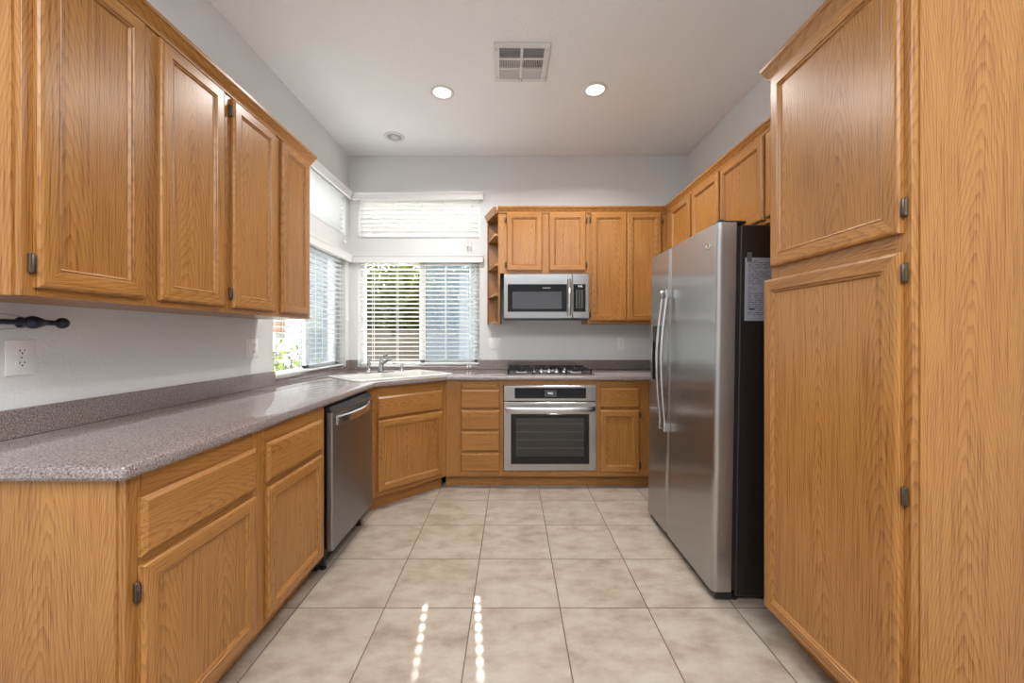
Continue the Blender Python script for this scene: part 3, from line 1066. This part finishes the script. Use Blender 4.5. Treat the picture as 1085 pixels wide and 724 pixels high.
mb = MB(); mb.lathe([(0.019, 0), (0.018, 0.012), (0.014, 0.018), (0.015, 0.045), (0.012, 0.052)], 2, (0.205, fy, 0), 16); mb.build('base', chrome, s)
mb = MB(); mb.tube([(0.205, fy, 0.050), (0.206, fy - 0.004, 0.060), (0.210, fy - 0.030, 0.064), (0.213, fy - 0.045, 0.056)], [0.010, 0.010, 0.007, 0.006], 10); mb.build('pump_head', chrome, s, 60)

# ------------------------------------------------------------------ upper cabinets
ZU0 = 1.345
# left wall, local x -> +Y
UX = -1.248
du = UX - XL - 0.002
def upper_left(label, y0, w, doors, open_l, open_r):
    c = thing('wall_cabinet', label, 'wall cabinet', (UX, y0, 0), 90, 'oak wall cabinets on the left wall')
    z1 = 2.352
    carcass(c, w, du, ZU0, z1)
    st = [(0, doors[0][0] + 0.013), (doors[0][1] - 0.013, doors[1][0] + 0.013), (doors[1][1] - 0.013, w)]
    rl = []
    for (a, b), (p, q) in zip(st, st[1:]):
        rl += [(b, p, ZU0, 1.388), (b, p, 2.275, z1)]
    face_frame(c, w, ZU0, z1, st, rl)
    if open_l:
        mb = MB(); mb.box(-0.004, -0.0002, 0.021, du, ZU0, z1); mb.build('end_panel', oak_z, c)
    if open_r:
        mb = MB(); mb.box(w + 0.0002, w + 0.004, 0.021, du, ZU0, z1); mb.build('end_panel', oak_z, c)
    cab_door(c, doors[0][0], doors[0][1], 1.367, 2.292, (1.429, 2.235), -1)
    cab_door(c, doors[1][0], doors[1][1], 1.367, 2.292, (), 1)
    crown(c, 0 if not open_l else -0.004, w if not open_r else w + 0.004, 2.298, 0.062, du if open_l else None, du if open_r else None)
    return c
upper_left('oak two-door wall cabinet at the near end of the left wall', 1.020, 0.727, [(0.024, 0.331), (0.389, 0.702)], True, False)
upper_left('oak two-door wall cabinet on the left wall next to the window', 1.7485, 0.727, [(0.0285, 0.3465), (0.4035, 0.6885)], False, True)

# back wall uppers
UY = 3.545
db2 = YB - UY - 0.002
ZUT = 2.358
c = thing('wall_cabinet', 'short oak two-door wall cabinet above the microwave', 'wall cabinet', (-0.123, UY, 0), 0, 'oak wall cabinets on the back wall')
W = 0.808
carcass(c, W, db2, 1.800, ZUT)
face_frame(c, W, 1.795, ZUT, [(0, 0.088), (0.378, 0.460), (0.762, W)], [(0.088, 0.378, 1.795, 1.830), (0.460, 0.762, 1.795, 1.830), (0.088, 0.378, 2.315, ZUT), (0.460, 0.762, 2.315, ZUT)])
mb = MB()
mb.box(0, 0.018, 0.0, db2, 1.352, 1.7945); mb.box(W - 0.018, W, 0.0, db2, 1.352, 1.7945)
mb.build('side_panel', oak_z, c)
cab_door(c, 0.076, 0.389, 1.817, 2.329, (1.87, 2.265), -1)
cab_door(c, 0.450, 0.774, 1.817, 2.329, (1.87, 2.265), 1)
crown(c, 0.0, W, 2.326, 0.058)

c = thing('wall_cabinet', 'tall oak two-door wall cabinet right of the microwave', 'wall cabinet', (0.6865, UY, 0), 0, 'oak wall cabinets on the back wall')
W = 1.366 - 0.6865
carcass(c, XR - 0.6865 - 0.002, db2, 1.352, ZUT)
face_frame(c, W, 1.352, ZUT, [(0, 0.022), (0.310, 0.340), (0.618, W)], [(0.022, 0.310, 1.352, 1.392), (0.340, 0.618, 1.352, 1.392), (0.022, 0.310, 2.315, ZUT), (0.340, 0.618, 2.315, ZUT)])
cab_door(c, 0.010, 0.3225, 1.373, 2.329, (1.43, 2.265), -1)
cab_door(c, 0.328, 0.630, 1.373, 2.329, (1.43, 2.265), 1)
crown(c, 0.0, W - 0.001, 2.326, 0.058)

# open end shelf
c = thing('corner_shelf', 'open oak end shelf with angled shelves left of the wall cabinets', 'shelf', (0, 0, 0), 0)
xa, xb, ya, yb = -0.236, -0.1240, UY + 0.004, YB - 0.002
mb = MB(); mb.box(xa, xb, yb - 0.012, yb, 1.352, ZUT, 0, 0.001); mb.build('back_panel', oak_z, c)
mb = MB(); mb.box(xa, xa + 0.010, yb - 0.035, yb - 0.0125, 1.352, ZUT, 0, 0.001); mb.build('edge_strip', oak_z, c)
for zz in (1.352, 1.598, 1.862, 2.128, 2.338):
    mb = MB()
    mb.prism([(xa + 0.0102, yb - 0.0125), (xa + 0.0102, yb - 0.038), (xb - 0.028, ya), (xb - 0.0002, ya), (xb - 0.0002, yb - 0.0125)], zz, zz + 0.019, 2)
    mb.build('shelf', oak_x, c)
mb = MB()
pr = [(0.0, 0.0), (0.007, 0.002), (0.010, 0.020), (0.022, 0.040), (0.026, 0.052), (0.026, 0.058), (0.0, 0.058)]
p0, p1 = Vector((xb - 0.012, ya - 0.004)), Vector((xa, yb - 0.030))
dd = (p1 - p0).normalized(); nn = Vector((dd.y, -dd.x))
if nn.y > 0: nn = -nn
mb.rings([[(p0.x + nn.x * a, p0.y + nn.y * a, 2.326 + h) for a, h in pr], [(p1.x + nn.x * a, p1.y + nn.y * a, 2.326 + h) for a, h in pr]], 0)
mb.build('crown_moulding', oak_x, c, 40)

# right wall uppers, local x -> -Y
RX = 1.367
dr_ = XR - RX - 0.002
c = thing('wall_cabinet', 'oak wall cabinet with two doors in the back right corner behind the fridge', 'wall cabinet', (RX, UY - 0.002, 0), -90, 'oak wall cabinets on the right wall')
W = UY - 0.002 - 2.622
carcass(c, W, dr_, 1.352, ZUT)
face_frame(c, W, 1.352, ZUT, [(0, 0.132), (0.478, 0.535), (0.903, W)], [(0.132, 0.478, 1.352, 1.392), (0.535, 0.903, 1.352, 1.392), (0.132, 0.478, 2.315, ZUT), (0.535, 0.903, 2.315, ZUT)])
cab_door(c, 0.122, 0.488, 1.373, 2.322, (), -1)
cab_door(c, 0.525, 0.912, 1.373, 2.322, (), 1)
crown(c, 0.030, W, 2.326, 0.058)
c = thing('wall_cabinet', 'short oak wall cabinet directly above the fridge beside the pantry', 'wall cabinet', (RX, 2.6205, 0), -90, 'oak wall cabinets on the right wall')
W = 2.6205 - 1.700
carcass(c, W, dr_, 1.850, ZUT)
face_frame(c, W, 1.845, ZUT, [(0, 0.025), (0.450, 0.490), (W - 0.03, W)], [(0.025, 0.450, 1.845, 1.885), (0.490, W - 0.03, 1.845, 1.885), (0.025, 0.450, 2.315, ZUT), (0.490, W - 0.03, 2.315, ZUT)])
cab_door(c, 0.013, 0.460, 1.868, 2.322, (), -1)
cab_door(c, 0.481, W - 0.02, 1.868, 2.322, (), 1)
crown(c, 0.0, W, 2.326, 0.058)

# ------------------------------------------------------------------ pantry
PX = 1.078
dp_ = XR - PX - 0.002
PY1 = 1.668
W = PY1 - 1.082
c = thing('pantry_cabinet', 'tall oak pantry cabinet with two doors nearest the camera on the right', 'pantry', (PX, PY1, 0), -90)
carcass(c, W, dp_, ZB0, 2.352)
face_frame(c, W, ZB0, 2.352, [(0, 0.045), (W - 0.045, W)], [(0.045, W - 0.045, ZB0, 0.150), (0.045, W - 0.045, 1.44, 1.56), (0.045, W - 0.045, 2.27, 2.352)])
mb = MB(); mb.box(W + 0.0002, W + 0.004, 0.020, dp_, 0.0, 2.352); mb.build('end_panel', oak_z, c)
mb = MB(); mb.box(0, W, 0.075, 0.087, 0, 0.099); mb.build('toe_kick', oak_x, c)
cab_door(c, 0.016, W - 0.020, 1.523, 2.297, (1.593, 2.22), 1)
d = cab_door(c, -0.006, W - 0.020, 0.118, 1.472, (1.414, 0.803, 0.19), 1)
d.rotation_euler = (0, 0, R(1.2))
crown(c, 0.0, W + 0.004, 2.300, 0.062, dp_, dp_)

# ------------------------------------------------------------------ refrigerator
c = thing('refrigerator', 'stainless side-by-side refrigerator with black sides beside the pantry', 'refrigerator', (0.928, 2.762, 0), -90)
c.rotation_euler = (R(-0.9), 0, R(-90))
W = 0.902
mb = MB(); mb.box(0.004, W - 0.004, 0.108, 0.735, 0.030, 1.762, 0, 0.006); mb.build('case', fridge_black, c)
def fdoor(x0, x1, nm):
    mb = MB()
    r = 0.024
    pts = []
    for cx_, a0 in ((x1 - r, 270), (x0 + r, 180)):
        pass
    pts = [(x0, 0.088)]
    pts += [(x0 + r - r * math.cos(R(a)), r - r * math.sin(R(a))) for a in range(0, 91, 10)]
    pts += [(x1 - r + r * math.sin(R(a)), r - r * math.cos(R(a))) for a in range(0, 91, 10)]
    pts += [(x1, 0.088)]
    mb.prism(pts, 0.052, 1.771, 2)
    return mb.build(nm, steel_v, c, 30)
fz = fdoor(0.002, 0.341, 'freezer_door')
bx = MB(); bx.box(0.070, 0.235, -0.05, 0.060, 0.945, 1.310)
cu = bx.build('cutter', black); cu.parent = c
bpy.context.view_layer.update()
boolean_cut(fz, [cu])
mb = MB()
mb.box(0.0715, 0.2335, 0.050, 0.058, 0.947, 1.308)
mb.box(0.0715, 0.0735, 0.002, 0.050, 0.947, 1.308); mb.box(0.2315, 0.2335, 0.002, 0.050, 0.947, 1.308)
mb.box(0.0735, 0.2315, 0.002, 0.050, 0.947, 0.955); mb.box(0.0735, 0.2315, 0.002, 0.050, 1.200, 1.306)
dsp = mb.build('water_dispenser', black, fz)
mb = MB()
for a in ((0.062, 0.074, 0.937, 1.318), (0.231, 0.243, 0.937, 1.318), (0.074, 0.231, 0.937, 0.949), (0.074, 0.231, 1.306, 1.318)):
    mb.box(a[0], a[1], -0.006, 0.003, a[2], a[3], 0, 0.002)
mb.build('dispenser_frame', satin, fz)
rf = fdoor(0.347, W - 0.002, 'fridge_door')
for x, par in ((0.308, fz), (0.380, rf)):
    mb = MB()
    N = 18
    pts = [(x, -0.030 - 0.030 * math.sin(PI * k / N), 0.700 + 0.790 * k / N) for k in range(N + 1)]
    mb.rings([[(px + 0.011 * math.cos(2 * PI * k / 12), py + 0.009 * math.sin(2 * PI * k / 12), pz) for k in range(12)] for px, py, pz in pts], 0)
    for zz in (0.700, 1.490):
        mb.box(x - 0.010, x + 0.010, -0.042, 0.0, zz - 0.026, zz + 0.026, 0, 0.004)
    mb.build('handle', satin, par, 40)
mb = MB(); mb.lathe([(0.019, 0.0), (0.019, -0.003), (0.015, -0.004), (0.0145, -0.0028), (0.001, -0.0028)], 1, (0.815, 0, 1.678), 28)
bd = mb.build('round_badge', satin, rf)
mb = MB(); mb.box(0.006, W - 0.006, 0.088, 0.108, 0.060, 1.755); mb.build('door_gasket', black, c)
mb = MB(); mb.box(0.02, W - 0.012, 0.020, 0.100, 0.010, 0.046, 0, 0.006); mb.build('base_grille', black, c)
for x in (0.06, W - 0.075):
    mb = MB()
    mb.box(x - 0.035, x + 0.050, 0.015, 0.150, 1.7725, 1.787, 0, 0.006)
    mb.lathe([(0.016, 1.7725), (0.016, 1.792), (0.012, 1.796)], 2, (x + 0.02, 0.040, 0), 16)
    mb.build('hinge_cover', black, c)
for x in (0.045, W - 0.045):
    for y in (0.12, 0.65):
        mb = MB(); mb.lathe([(0.020, -0.005 if y < 0.4 else 0.004), (0.020, 0.016), (0.010, 0.018), (0.010, 0.032)], 2, (x, y, 0), 14); mb.build('foot', black, c)
# paper in a sleeve taped to the fridge side
c = thing('paper_sheet', 'printed grey sheet in a plastic sleeve taped to the black fridge side', 'paper', (1.080, 1.8555, 0), 0)
c.rotation_euler = (0, R(0.9), 0)
c.location = (1.055, 1.8575, 0)
mb = MB(); mb.box(0.0, 0.220, 0.0, 0.0008, 1.312, 1.605); mb.build('sheet', paper, c)
mb = MB()
random.seed(3)
z = 1.588
while z > 1.335:
    x = 0.014
    if random.random() < 0.12:
        z -= 0.006
    while x < 0.20:
        wd = random.uniform(0.008, 0.030)
        mb.box(x, min(x + wd, 0.206), -0.0003, 0.0, z, z + 0.0035)
        x += wd + random.uniform(0.003, 0.012)
        if random.random() < 0.08:
            break
    z -= 0.0082
mb.build('printed_lines', ink, c)
mb = MB(); mb.box(0.022, 0.046, -0.0005, -0.0002, 1.362, 1.370); mb.build('printed_bar', ink_d, c)
mb = MB(); mb.box(0.008, 0.030, -0.0012, -0.0004, 1.585, 1.630, M=Matrix.Rotation(R(8), 4, 'Y') if False else None); mb.build('tape', simple('clear_tape', (0.10, 0.10, 0.11), 0.15), c)

# ------------------------------------------------------------------ microwave
MY = 3.480
c = thing('microwave', 'stainless over-the-range microwave under the short wall cabinet', 'microwave', (-0.0715, MY, 0), 0)
W = 0.741
z0, z1 = 1.392, 1.782
mb = MB(); mb.box(0.004, W - 0.004, 0.022, YB - MY - 0.004, z0 + 0.004, z1 - 0.001); mb.build('body', grey_pl, c)
mb = MB(); mb.box(0.002, W - 0.002, 0.012, 0.10, z0 - 0.012, z0 + 0.002, 0, 0.003); mb.build('underside_vent', black, c)
mb = MB(); mb.box(0.0, 0.594, 0.0, 0.0215, z0 + 0.003, z1, 0, 0.004); dr = mb.build('microwave_door', steel, c)
mb = MB(); mb.box(0.034, 0.548, -0.0015, 0.001, z0 + 0.060, z0 + 0.300, 0, 0.001); mb.build('door_glass', black_glass, dr)
mb = MB(); mb.box(0.074, 0.503, -0.0022, -0.0012, z0 + 0.086, z0 + 0.235); mb.build('viewing_window', mesh_glass, dr)
mb = MB()
random.seed(5)
xx = 0.338
for k in range(8):
    wd = random.uniform(0.004, 0.008)
    mb.box(xx, xx + wd, -0.0020, -0.0014, z0 + 0.264, z0 + 0.270)
    xx += wd + 0.002
mb.build('name_lettering', legend, dr)
mb = MB()
N = 14
hp = [(0.568, -0.012 - 0.026 * math.sin(PI * k / N) ** 0.7, z0 + 0.028 + 0.315 * k / N) for k in range(N + 1)]
mb.rings([[(px + 0.015 * math.cos(2 * PI * k / 12), py + 0.009 * math.sin(2 * PI * k / 12), pz) for k in range(12)] for px, py, pz in hp], 0)
mb.build('handle', chrome, dr, 40)
mb = MB(); mb.box(0.597, W, 0.0, 0.0215, z0 + 0.003, z1, 0, 0.004); cp = mb.build('control_panel', steel, c)
mb = MB(); mb.box(0.603, 0.710, -0.0015, 0.001, z0 + 0.060, z0 + 0.300, 0, 0.001); mb.build('key_panel', black_glass, cp)
mb = MB()
for r_ in range(8):
    for q in range(3):
        mb.box(0.628 + q * 0.024, 0.636 + q * 0.024, -0.0021, -0.0014, z0 + 0.095 + r_ * 0.0205, z0 + 0.101 + r_ * 0.0205)
mb.build('keypad', legend, cp)
text_mesh('clock_digits', '9:42', 0.022, digit, cp, (0.662, -0.0022, z0 + 0.281))

# ------------------------------------------------------------------ outlets and switches
def duplex(par, x, z):
    mb = MB()
    for s in (-1, 1):
        loop = [(x + 0.0165 * math.cos(a), 0.0, z + s * 0.0195 + max(-0.0115, min(0.0115, 0.0165 * math.sin(a)))) for a in [2 * PI * k / 24 for k in range(24)]]
        mb.rings([[(p[0], -0.0048, p[2]) for p in loop], [(p[0], -0.0075, p[2]) for p in loop]], 0)
    o = mb.build('receptacle', white_pl, par)
    mb = MB()
    for s in (-1, 1):
        zz = z + s * 0.0195
        mb.box(x - 0.0075, x - 0.0052, -0.0079, -0.0072, zz - 0.001, zz + 0.0075)
        mb.box(x + 0.0052, x + 0.0072, -0.0079, -0.0072, zz + 0.000, zz + 0.0070)
        mb.lathe([(0.0026, -0.0072), (0.0026, -0.0079)], 1, (x, 0, zz - 0.006), 10)
    mb.lathe([(0.0022, -0.0045), (0.0022, -0.0062)], 1, (x, 0, z), 10)
    mb.build('slots', dark, o)
def toggle(par, x, z):
    mb = MB(); mb.box(x - 0.005, x + 0.005, -0.0055, -0.0045, z - 0.012, z + 0.012)
    mb.box(x - 0.0038, x + 0.0038, -0.017, -0.005, z + 0.001, z + 0.010, 0, 0.001)
    mb.build('toggle', white_pl, par)
def rocker(par, x, z):
    mb = MB(); mb.box(x - 0.0165, x + 0.0165, -0.0075, -0.0045, z - 0.033, z + 0.033, 0, 0.001)
    mb.build('rocker', white_pl, par)
def plate(name, label, cat, loc, rotz, w, h=0.114):
    t = thing(name, label, cat, loc, rotz, 'white electrical plates on the kitchen walls')
    mb = MB()
    mb.rings([rect(-w / 2, w / 2, -h / 2, h / 2, i, y) for i, y in ((0, -0.0004), (0, -0.003), (0.003, -0.0048))], 0)
    mb.build('cover_plate', white_pl, t)
    return t
t = plate('wall_outlet', 'white duplex outlet on the left wall below the dark rod', 'outlet', (XL, 1.279, 1.172), 90, 0.078, 0.114); duplex(t, 0.0, 0)
t = plate('light_switch', 'white double switch plate on the left wall near the window', 'switch', (XL, 2.417, 1.166), 90, 0.120); rocker(t, -0.023, 0); duplex(t, 0.023, 0)
t = plate('light_switch', 'white double switch plate on the back wall left of the cooktop', 'switch', (-0.165, YB, 1.168), 0, 0.116); toggle(t, -0.023, 0); toggle(t, 0.023, 0)
t = plate('wall_outlet', 'white single outlet on the back wall right of the cooktop', 'outlet', (1.050, YB, 1.170), 0, 0.072); duplex(t, 0, 0)

# ------------------------------------------------------------------ dark rod on the left wall
c = thing('towel_rod', 'dark navy rod with a ball end and thin wires on the left wall', 'towel holder', (XL, 0, 1.284), 0)
xr = 0.050
mb = MB(); mb.tube([(xr, 0.80, 0), (xr, 1.255, 0)], 0.0085, 14); mb.build('rod', navy, c)
mb = MB(); mb.lathe([(0.009, 1.250), (0.017, 1.258), (0.0205, 1.268), (0.0205, 1.276), (0.016, 1.290), (0.010, 1.305), (0.009, 1.312), (0.009, 1.340)], 1, (xr, 0, 0), 20); mb.build('collar', navy, c, 60)
mb = MB(); mb.sphere((xr, 1.355, 0), 0.0185, 18); mb.build('ball_end', navy, c, 60)
mb = MB()
mb.tube([(xr - 0.010, 1.272, 0), (0.012, 1.280, 0), (0.0012, 1.280, 0)], 0.006, 10); mb.lathe([(0.018, 0.0008), (0.018, 0.004), (0.008, 0.008)], 0, (0, 1.280, 0), 16)
mb.build('wall_bracket', navy, c)
for s in (-1, 1):
    mb = MB(); mb.tube([(xr, 1.258, s * 0.012), (xr, 1.22, s * 0.021), (xr, 1.17, s * 0.026), (xr, 1.10, s * 0.027), (xr, 1.0, s * 0.026), (xr, 0.86, s * 0.016), (xr, 0.805, s * 0.006)], 0.0010, 6); mb.build('wire', wire_m, c, 60)

# ------------------------------------------------------------------ ceiling fittings
def can_light(label, x, y, on, r=0.086):
    t = thing('recessed_light', label, 'ceiling light', (x, y, ZC), 0, 'round recessed ceiling lights')
    mb = MB(); mb.lathe([(r, -0.0005), (r, -0.004), (r - 0.006, -0.008), (r - 0.020, -0.007), (r - 0.024, -0.002), (r - 0.030, -0.0008)], 2, (0, 0, 0), 40, 0, (False, False)); mb.build('trim_ring', vent_white, t, 50)
    if on:
        mb = MB(); mb.lathe([(r - 0.022, -0.0012), (r - 0.030, -0.005), (0.03, -0.0075), (0.001, -0.008)], 2, (0, 0, 0), 32, 0, (True, False)); mb.build('lens', lens_on, t, 60)
        d = bpy.data.lights.new('recessed_lamp', 'AREA'); d.shape = 'DISK'; d.size = 0.11; d.energy = 17; d.color = (1, 0.97, 0.93); d.spread = R(150)
        o = bpy.data.objects.new('recessed_lamp', d); o.location = (x, y, ZC - 0.012); COL.objects.link(o)
    else:
        mb = MB(); mb.lathe([(r - 0.024, -0.0016), (r - 0.036, -0.0012), (0.030, -0.0015)], 2, (0, 0, 0), 32, 0, (False, False)); mb.build('baffle', simple('baffle_grey', (0.36, 0.36, 0.36), 0.6), t, 60)
        mb = MB(); mb.lathe([(0.032, -0.0012), (0.032, -0.005), (0.020, -0.010), (0.001, -0.012)], 2, (0, 0.008, 0), 24); mb.build('bulb', shade_m, t, 60)
can_light('lit recessed ceiling light left of the air vent', -0.498, 2.862, True)
can_light('lit recessed ceiling light right of the air vent', 0.586, 2.829, True)
can_light('unlit recessed ceiling light near the window corner', -1.025, 3.498, False, 0.088)

c = thing('air_vent', 'white square air register with six louvred cells in the ceiling', 'air vent', (0.058, 2.545, ZC), 0)
c.rotation_euler = (0, 0, R(1.0))
hx2, hy2 = 0.170, 0.176
mb = MB(); mb.box(-hx2 + 0.02, hx2 - 0.02, -hy2 + 0.02, hy2 - 0.02, -0.004, -0.0005); mb.build('duct_opening', duct, c)
mb = MB()
zf0, zf1 = -0.016, -0.0006
mb.box(-hx2, hx2, -hy2, -hy2 + 0.034, zf0, zf1, 0, 0.003); mb.box(-hx2, hx2, hy2 - 0.034, hy2, zf0, zf1, 0, 0.003)
mb.box(-hx2, -hx2 + 0.034, -hy2 + 0.034, hy2 - 0.034, zf0, zf1, 0, 0.003); mb.box(hx2 - 0.034, hx2, -hy2 + 0.034, hy2 - 0.034, zf0, zf1, 0, 0.003)
mb.box(-0.008, 0.008, -hy2 + 0.034, hy2 - 0.034, zf0, zf1)
for yy in (-0.047, 0.047):
    mb.box(-hx2 + 0.034, hx2 - 0.034, yy - 0.006, yy + 0.006, zf0 + 0.001, zf1)
mb.build('frame', vent_white, c)
def louvres(x0, x1, y0, y1, along_y, tilt, n):
    mb = MB()
    for k in range(n):
        if along_y:
            xx = x0 + (x1 - x0) * (k + 0.5) / n
            mb.box(-0.0006, 0.0006, y0, y1, -0.0055, 0.0055, M=Matrix.Translation((xx, 0, -0.0098)) @ Matrix.Rotation(tilt, 4, 'Y'))
        else:
            yy = y0 + (y1 - y0) * (k + 0.5) / n
            mb.box(x0, x1, -0.0006, 0.0006, -0.0055, 0.0055, M=Matrix.Translation((0, yy, -0.0098)) @ Matrix.Rotation(tilt, 4, 'X'))
    mb.build('louvre_cell', vent_white, c)
xi, yi = hx2 - 0.036, hy2 - 0.036
for xa_, xb_, sg in ((-xi, -0.009, -1), (0.009, xi, 1)):
    louvres(xa_, xb_, -yi, -0.054, False, R(-42), 9)
    louvres(xa_, xb_, -0.040, 0.040, True, R(35) * (1 if sg > 0 else -1), 12)
    louvres(xa_, xb_, 0.054, yi, False, R(42), 9)
mb = MB(); mb.box(0.004, 0.012, hy2 - 0.040, hy2 - 0.020, -0.030, -0.014, 0, 0.002); mb.box(-0.015, 0.012, hy2 - 0.040, hy2 - 0.034, -0.020, -0.015, 0, 0.001); mb.build('damper_lever', satin, c)
for sx_ in (-1, 1):
    for sy_ in (-1, 1):
        mb = MB(); mb.lathe([(0.004, -0.0158), (0.004, -0.0172), (0.001, -0.018)], 2, (sx_ * (hx2 - 0.016), sy_ * (hy2 - 0.05), 0), 10); mb.build('screw', grey_pl, c)

# ------------------------------------------------------------------ garden outside the windows
GZ = -0.15
mb = MB(); mb.box(-30, 30, YB + WT + 0.01, 45, GZ - 0.2, GZ)
mb.box(-30, XL - WT - 0.01, -12, YB + WT + 0.01, GZ - 0.2, GZ)
struct(mb.build('floor_garden', gravel))
mb = MB(); mb.box(-14, 10, 12.0, 12.2, GZ, 1.36)
mb.box(-14, 10, 11.98, 12.22, 1.36, 1.41)
struct(mb.build('wall_garden', block_m))

def leaf_cloud(mb, c, rad, n, size, mat=0):
    cx, cy, cz = c
    for _ in range(n):
        while True:
            p = Vector((random.uniform(-1, 1), random.uniform(-1, 1), random.uniform(-1, 1)))
            if 0.25 < p.length < 1:
                break
        q = Vector((cx + p.x * rad[0], cy + p.y * rad[1], cz + p.z * rad[2]))
        e = Euler((random.uniform(0, 6.28), random.uniform(0, 6.28), random.uniform(0, 6.28))).to_matrix()
        s = size * random.uniform(0.6, 1.3)
        pts = [q + e @ Vector(v) * s for v in ((-0.5, 0, 0), (0, -0.28, 0.05), (0.55, 0, 0), (0, 0.28, 0.05))]
        f = mb.bm.faces.new([mb.bm.verts.new(v) for v in pts])
        f.material_index = mat

def tree(name, label, cat, x, y, h, w, leaf, n, size, trunk_h, group=None, lobes=10):
    t = thing(name, label, cat, (x, y, GZ), 0, group)
    mb = MB()
    base = trunk_h
    for k in range(lobes):
        a = 2 * PI * k / lobes + random.uniform(-0.3, 0.3)
        rr = w * 0.42 * (0 if k == 0 else 1)
        cz = base + (h - base) * (0.22 + 0.56 * ((k * 0.37) % 1.0))
        leaf_cloud(mb, (math.cos(a) * rr, math.sin(a) * rr, cz), (w * 0.42, w * 0.42, (h - base) * 0.34), n // lobes, size)
    mb.build('foliage', leaf, t, normals=False)
    mb = MB()
    mb.tube([(0, 0, 0), (0.03, 0.02, trunk_h * 0.6), (0.0, 0.05, base + (h - base) * 0.5)], [0.03 * w + 0.02, 0.025 * w + 0.015, 0.01], 8)
    for k in range(4):
        a = k * 1.7
        mb.tube([(0.02, 0.02, trunk_h * 0.7), (math.cos(a) * w * 0.25, math.sin(a) * w * 0.25, base + (h - base) * 0.55)], [0.02 * w + 0.006, 0.006], 6)
    mb.build('trunk', bark, t, 60)
    return t
random.seed(11)
G = 'trees behind the garden wall'
tree('garden_tree', 'olive green tree behind the block wall at the left of the back window', 'tree', -4.75, 13.4, 3.9, 2.0, leaf_a, 4200, 0.20, 0.35, G)
tree('garden_tree', 'tall sunlit tree behind the block wall left of the window mullion', 'tree', -3.2, 13.3, 4.4, 2.2, leaf_c, 4600, 0.20, 0.35, G)
tree('garden_tree', 'dense dark green tree behind the block wall right of the window mullion', 'tree', -1.75, 13.4, 4.5, 2.3, leaf_b, 4600, 0.20, 0.35, G)
tree('garden_tree', 'dark green tree behind the block wall at the far right of the window', 'tree', -0.1, 13.6, 4.2, 2.0, leaf_b, 3600, 0.20, 0.35, G)
tree('garden_tree', 'bushy olive tree behind the wall seen through the left window', 'tree', -6.9, 13.5, 3.6, 2.2, leaf_a, 3000, 0.22, 0.35, G)
tree('garden_shrub', 'low yellow-green shrub outside the left window below the wall cabinets', 'shrub', -2.95, 5.2, 1.25, 0.8, leaf_c, 1100, 0.09, 0.15)
tree('garden_shrub', 'small green shrub against the white house outside the left window', 'shrub', -3.75, 5.35, 1.15, 0.8, leaf_c, 900, 0.09, 0.15)

p = thing('garden_pillar', 'white stucco pillar by the block wall outside the right side of the back window', 'pillar', (-1.13, 10.2, GZ), 0)
mb = MB(); mb.box(-0.19, 0.19, -0.19, 0.19, 0.12, 2.95, 0, 0.01); mb.build('shaft', stucco, p)
mb = MB(); mb.box(-0.24, 0.24, -0.24, 0.24, 0.0, 0.12, 0, 0.01); mb.build('base', stucco, p)
h = thing('neighbor_house', 'white stucco house corner outside the left window', 'house', (-6.2, 6.75, GZ), 0)
mb = MB(); mb.box(-3.0, 3.0, -0.65, 0.55, 0, 2.95); mb.build('house_wall', stucco, h)
mb = MB(); mb.rings([[(-3.2, -0.9, 2.95), (3.1, -0.9, 2.95), (3.1, 0.7, 2.95), (-3.2, 0.7, 2.95)], [(-3.2, -0.9, 3.05), (3.1, -0.9, 3.05), (3.1, 0.7, 3.05), (-3.2, 0.7, 3.05)], [(-2.4, -0.1, 3.5), (2.3, -0.1, 3.5), (2.3, 0.0, 3.5), (-2.4, 0.0, 3.5)]], 0)
mb.build('roof', roof_m, h)
l = thing('wall_lantern', 'brown lantern on the white house outside the left window', 'lantern', (-3.50, 6.098, 1.27), 0)
mb = MB(); mb.box(-0.035, 0.035, -0.022, 0.0, 0.20, 0.40, 0, 0.004); mb.build('wall_plate', roof_m, l)
mb = MB()
mb.rings([[(sx * s, -0.09 + sy * s, z) for sx, sy in ((-1, -1), (1, -1), (1, 1), (-1, 1))] for s, z in ((0.03, 0.0), (0.05, 0.02), (0.062, 0.24), (0.068, 0.25), (0.025, 0.36), (0.006, 0.40))], 0)
mb.box(-0.008, 0.008, -0.09, -0.02, 0.365, 0.38)
mb.build('lantern_body', roof_m, l)
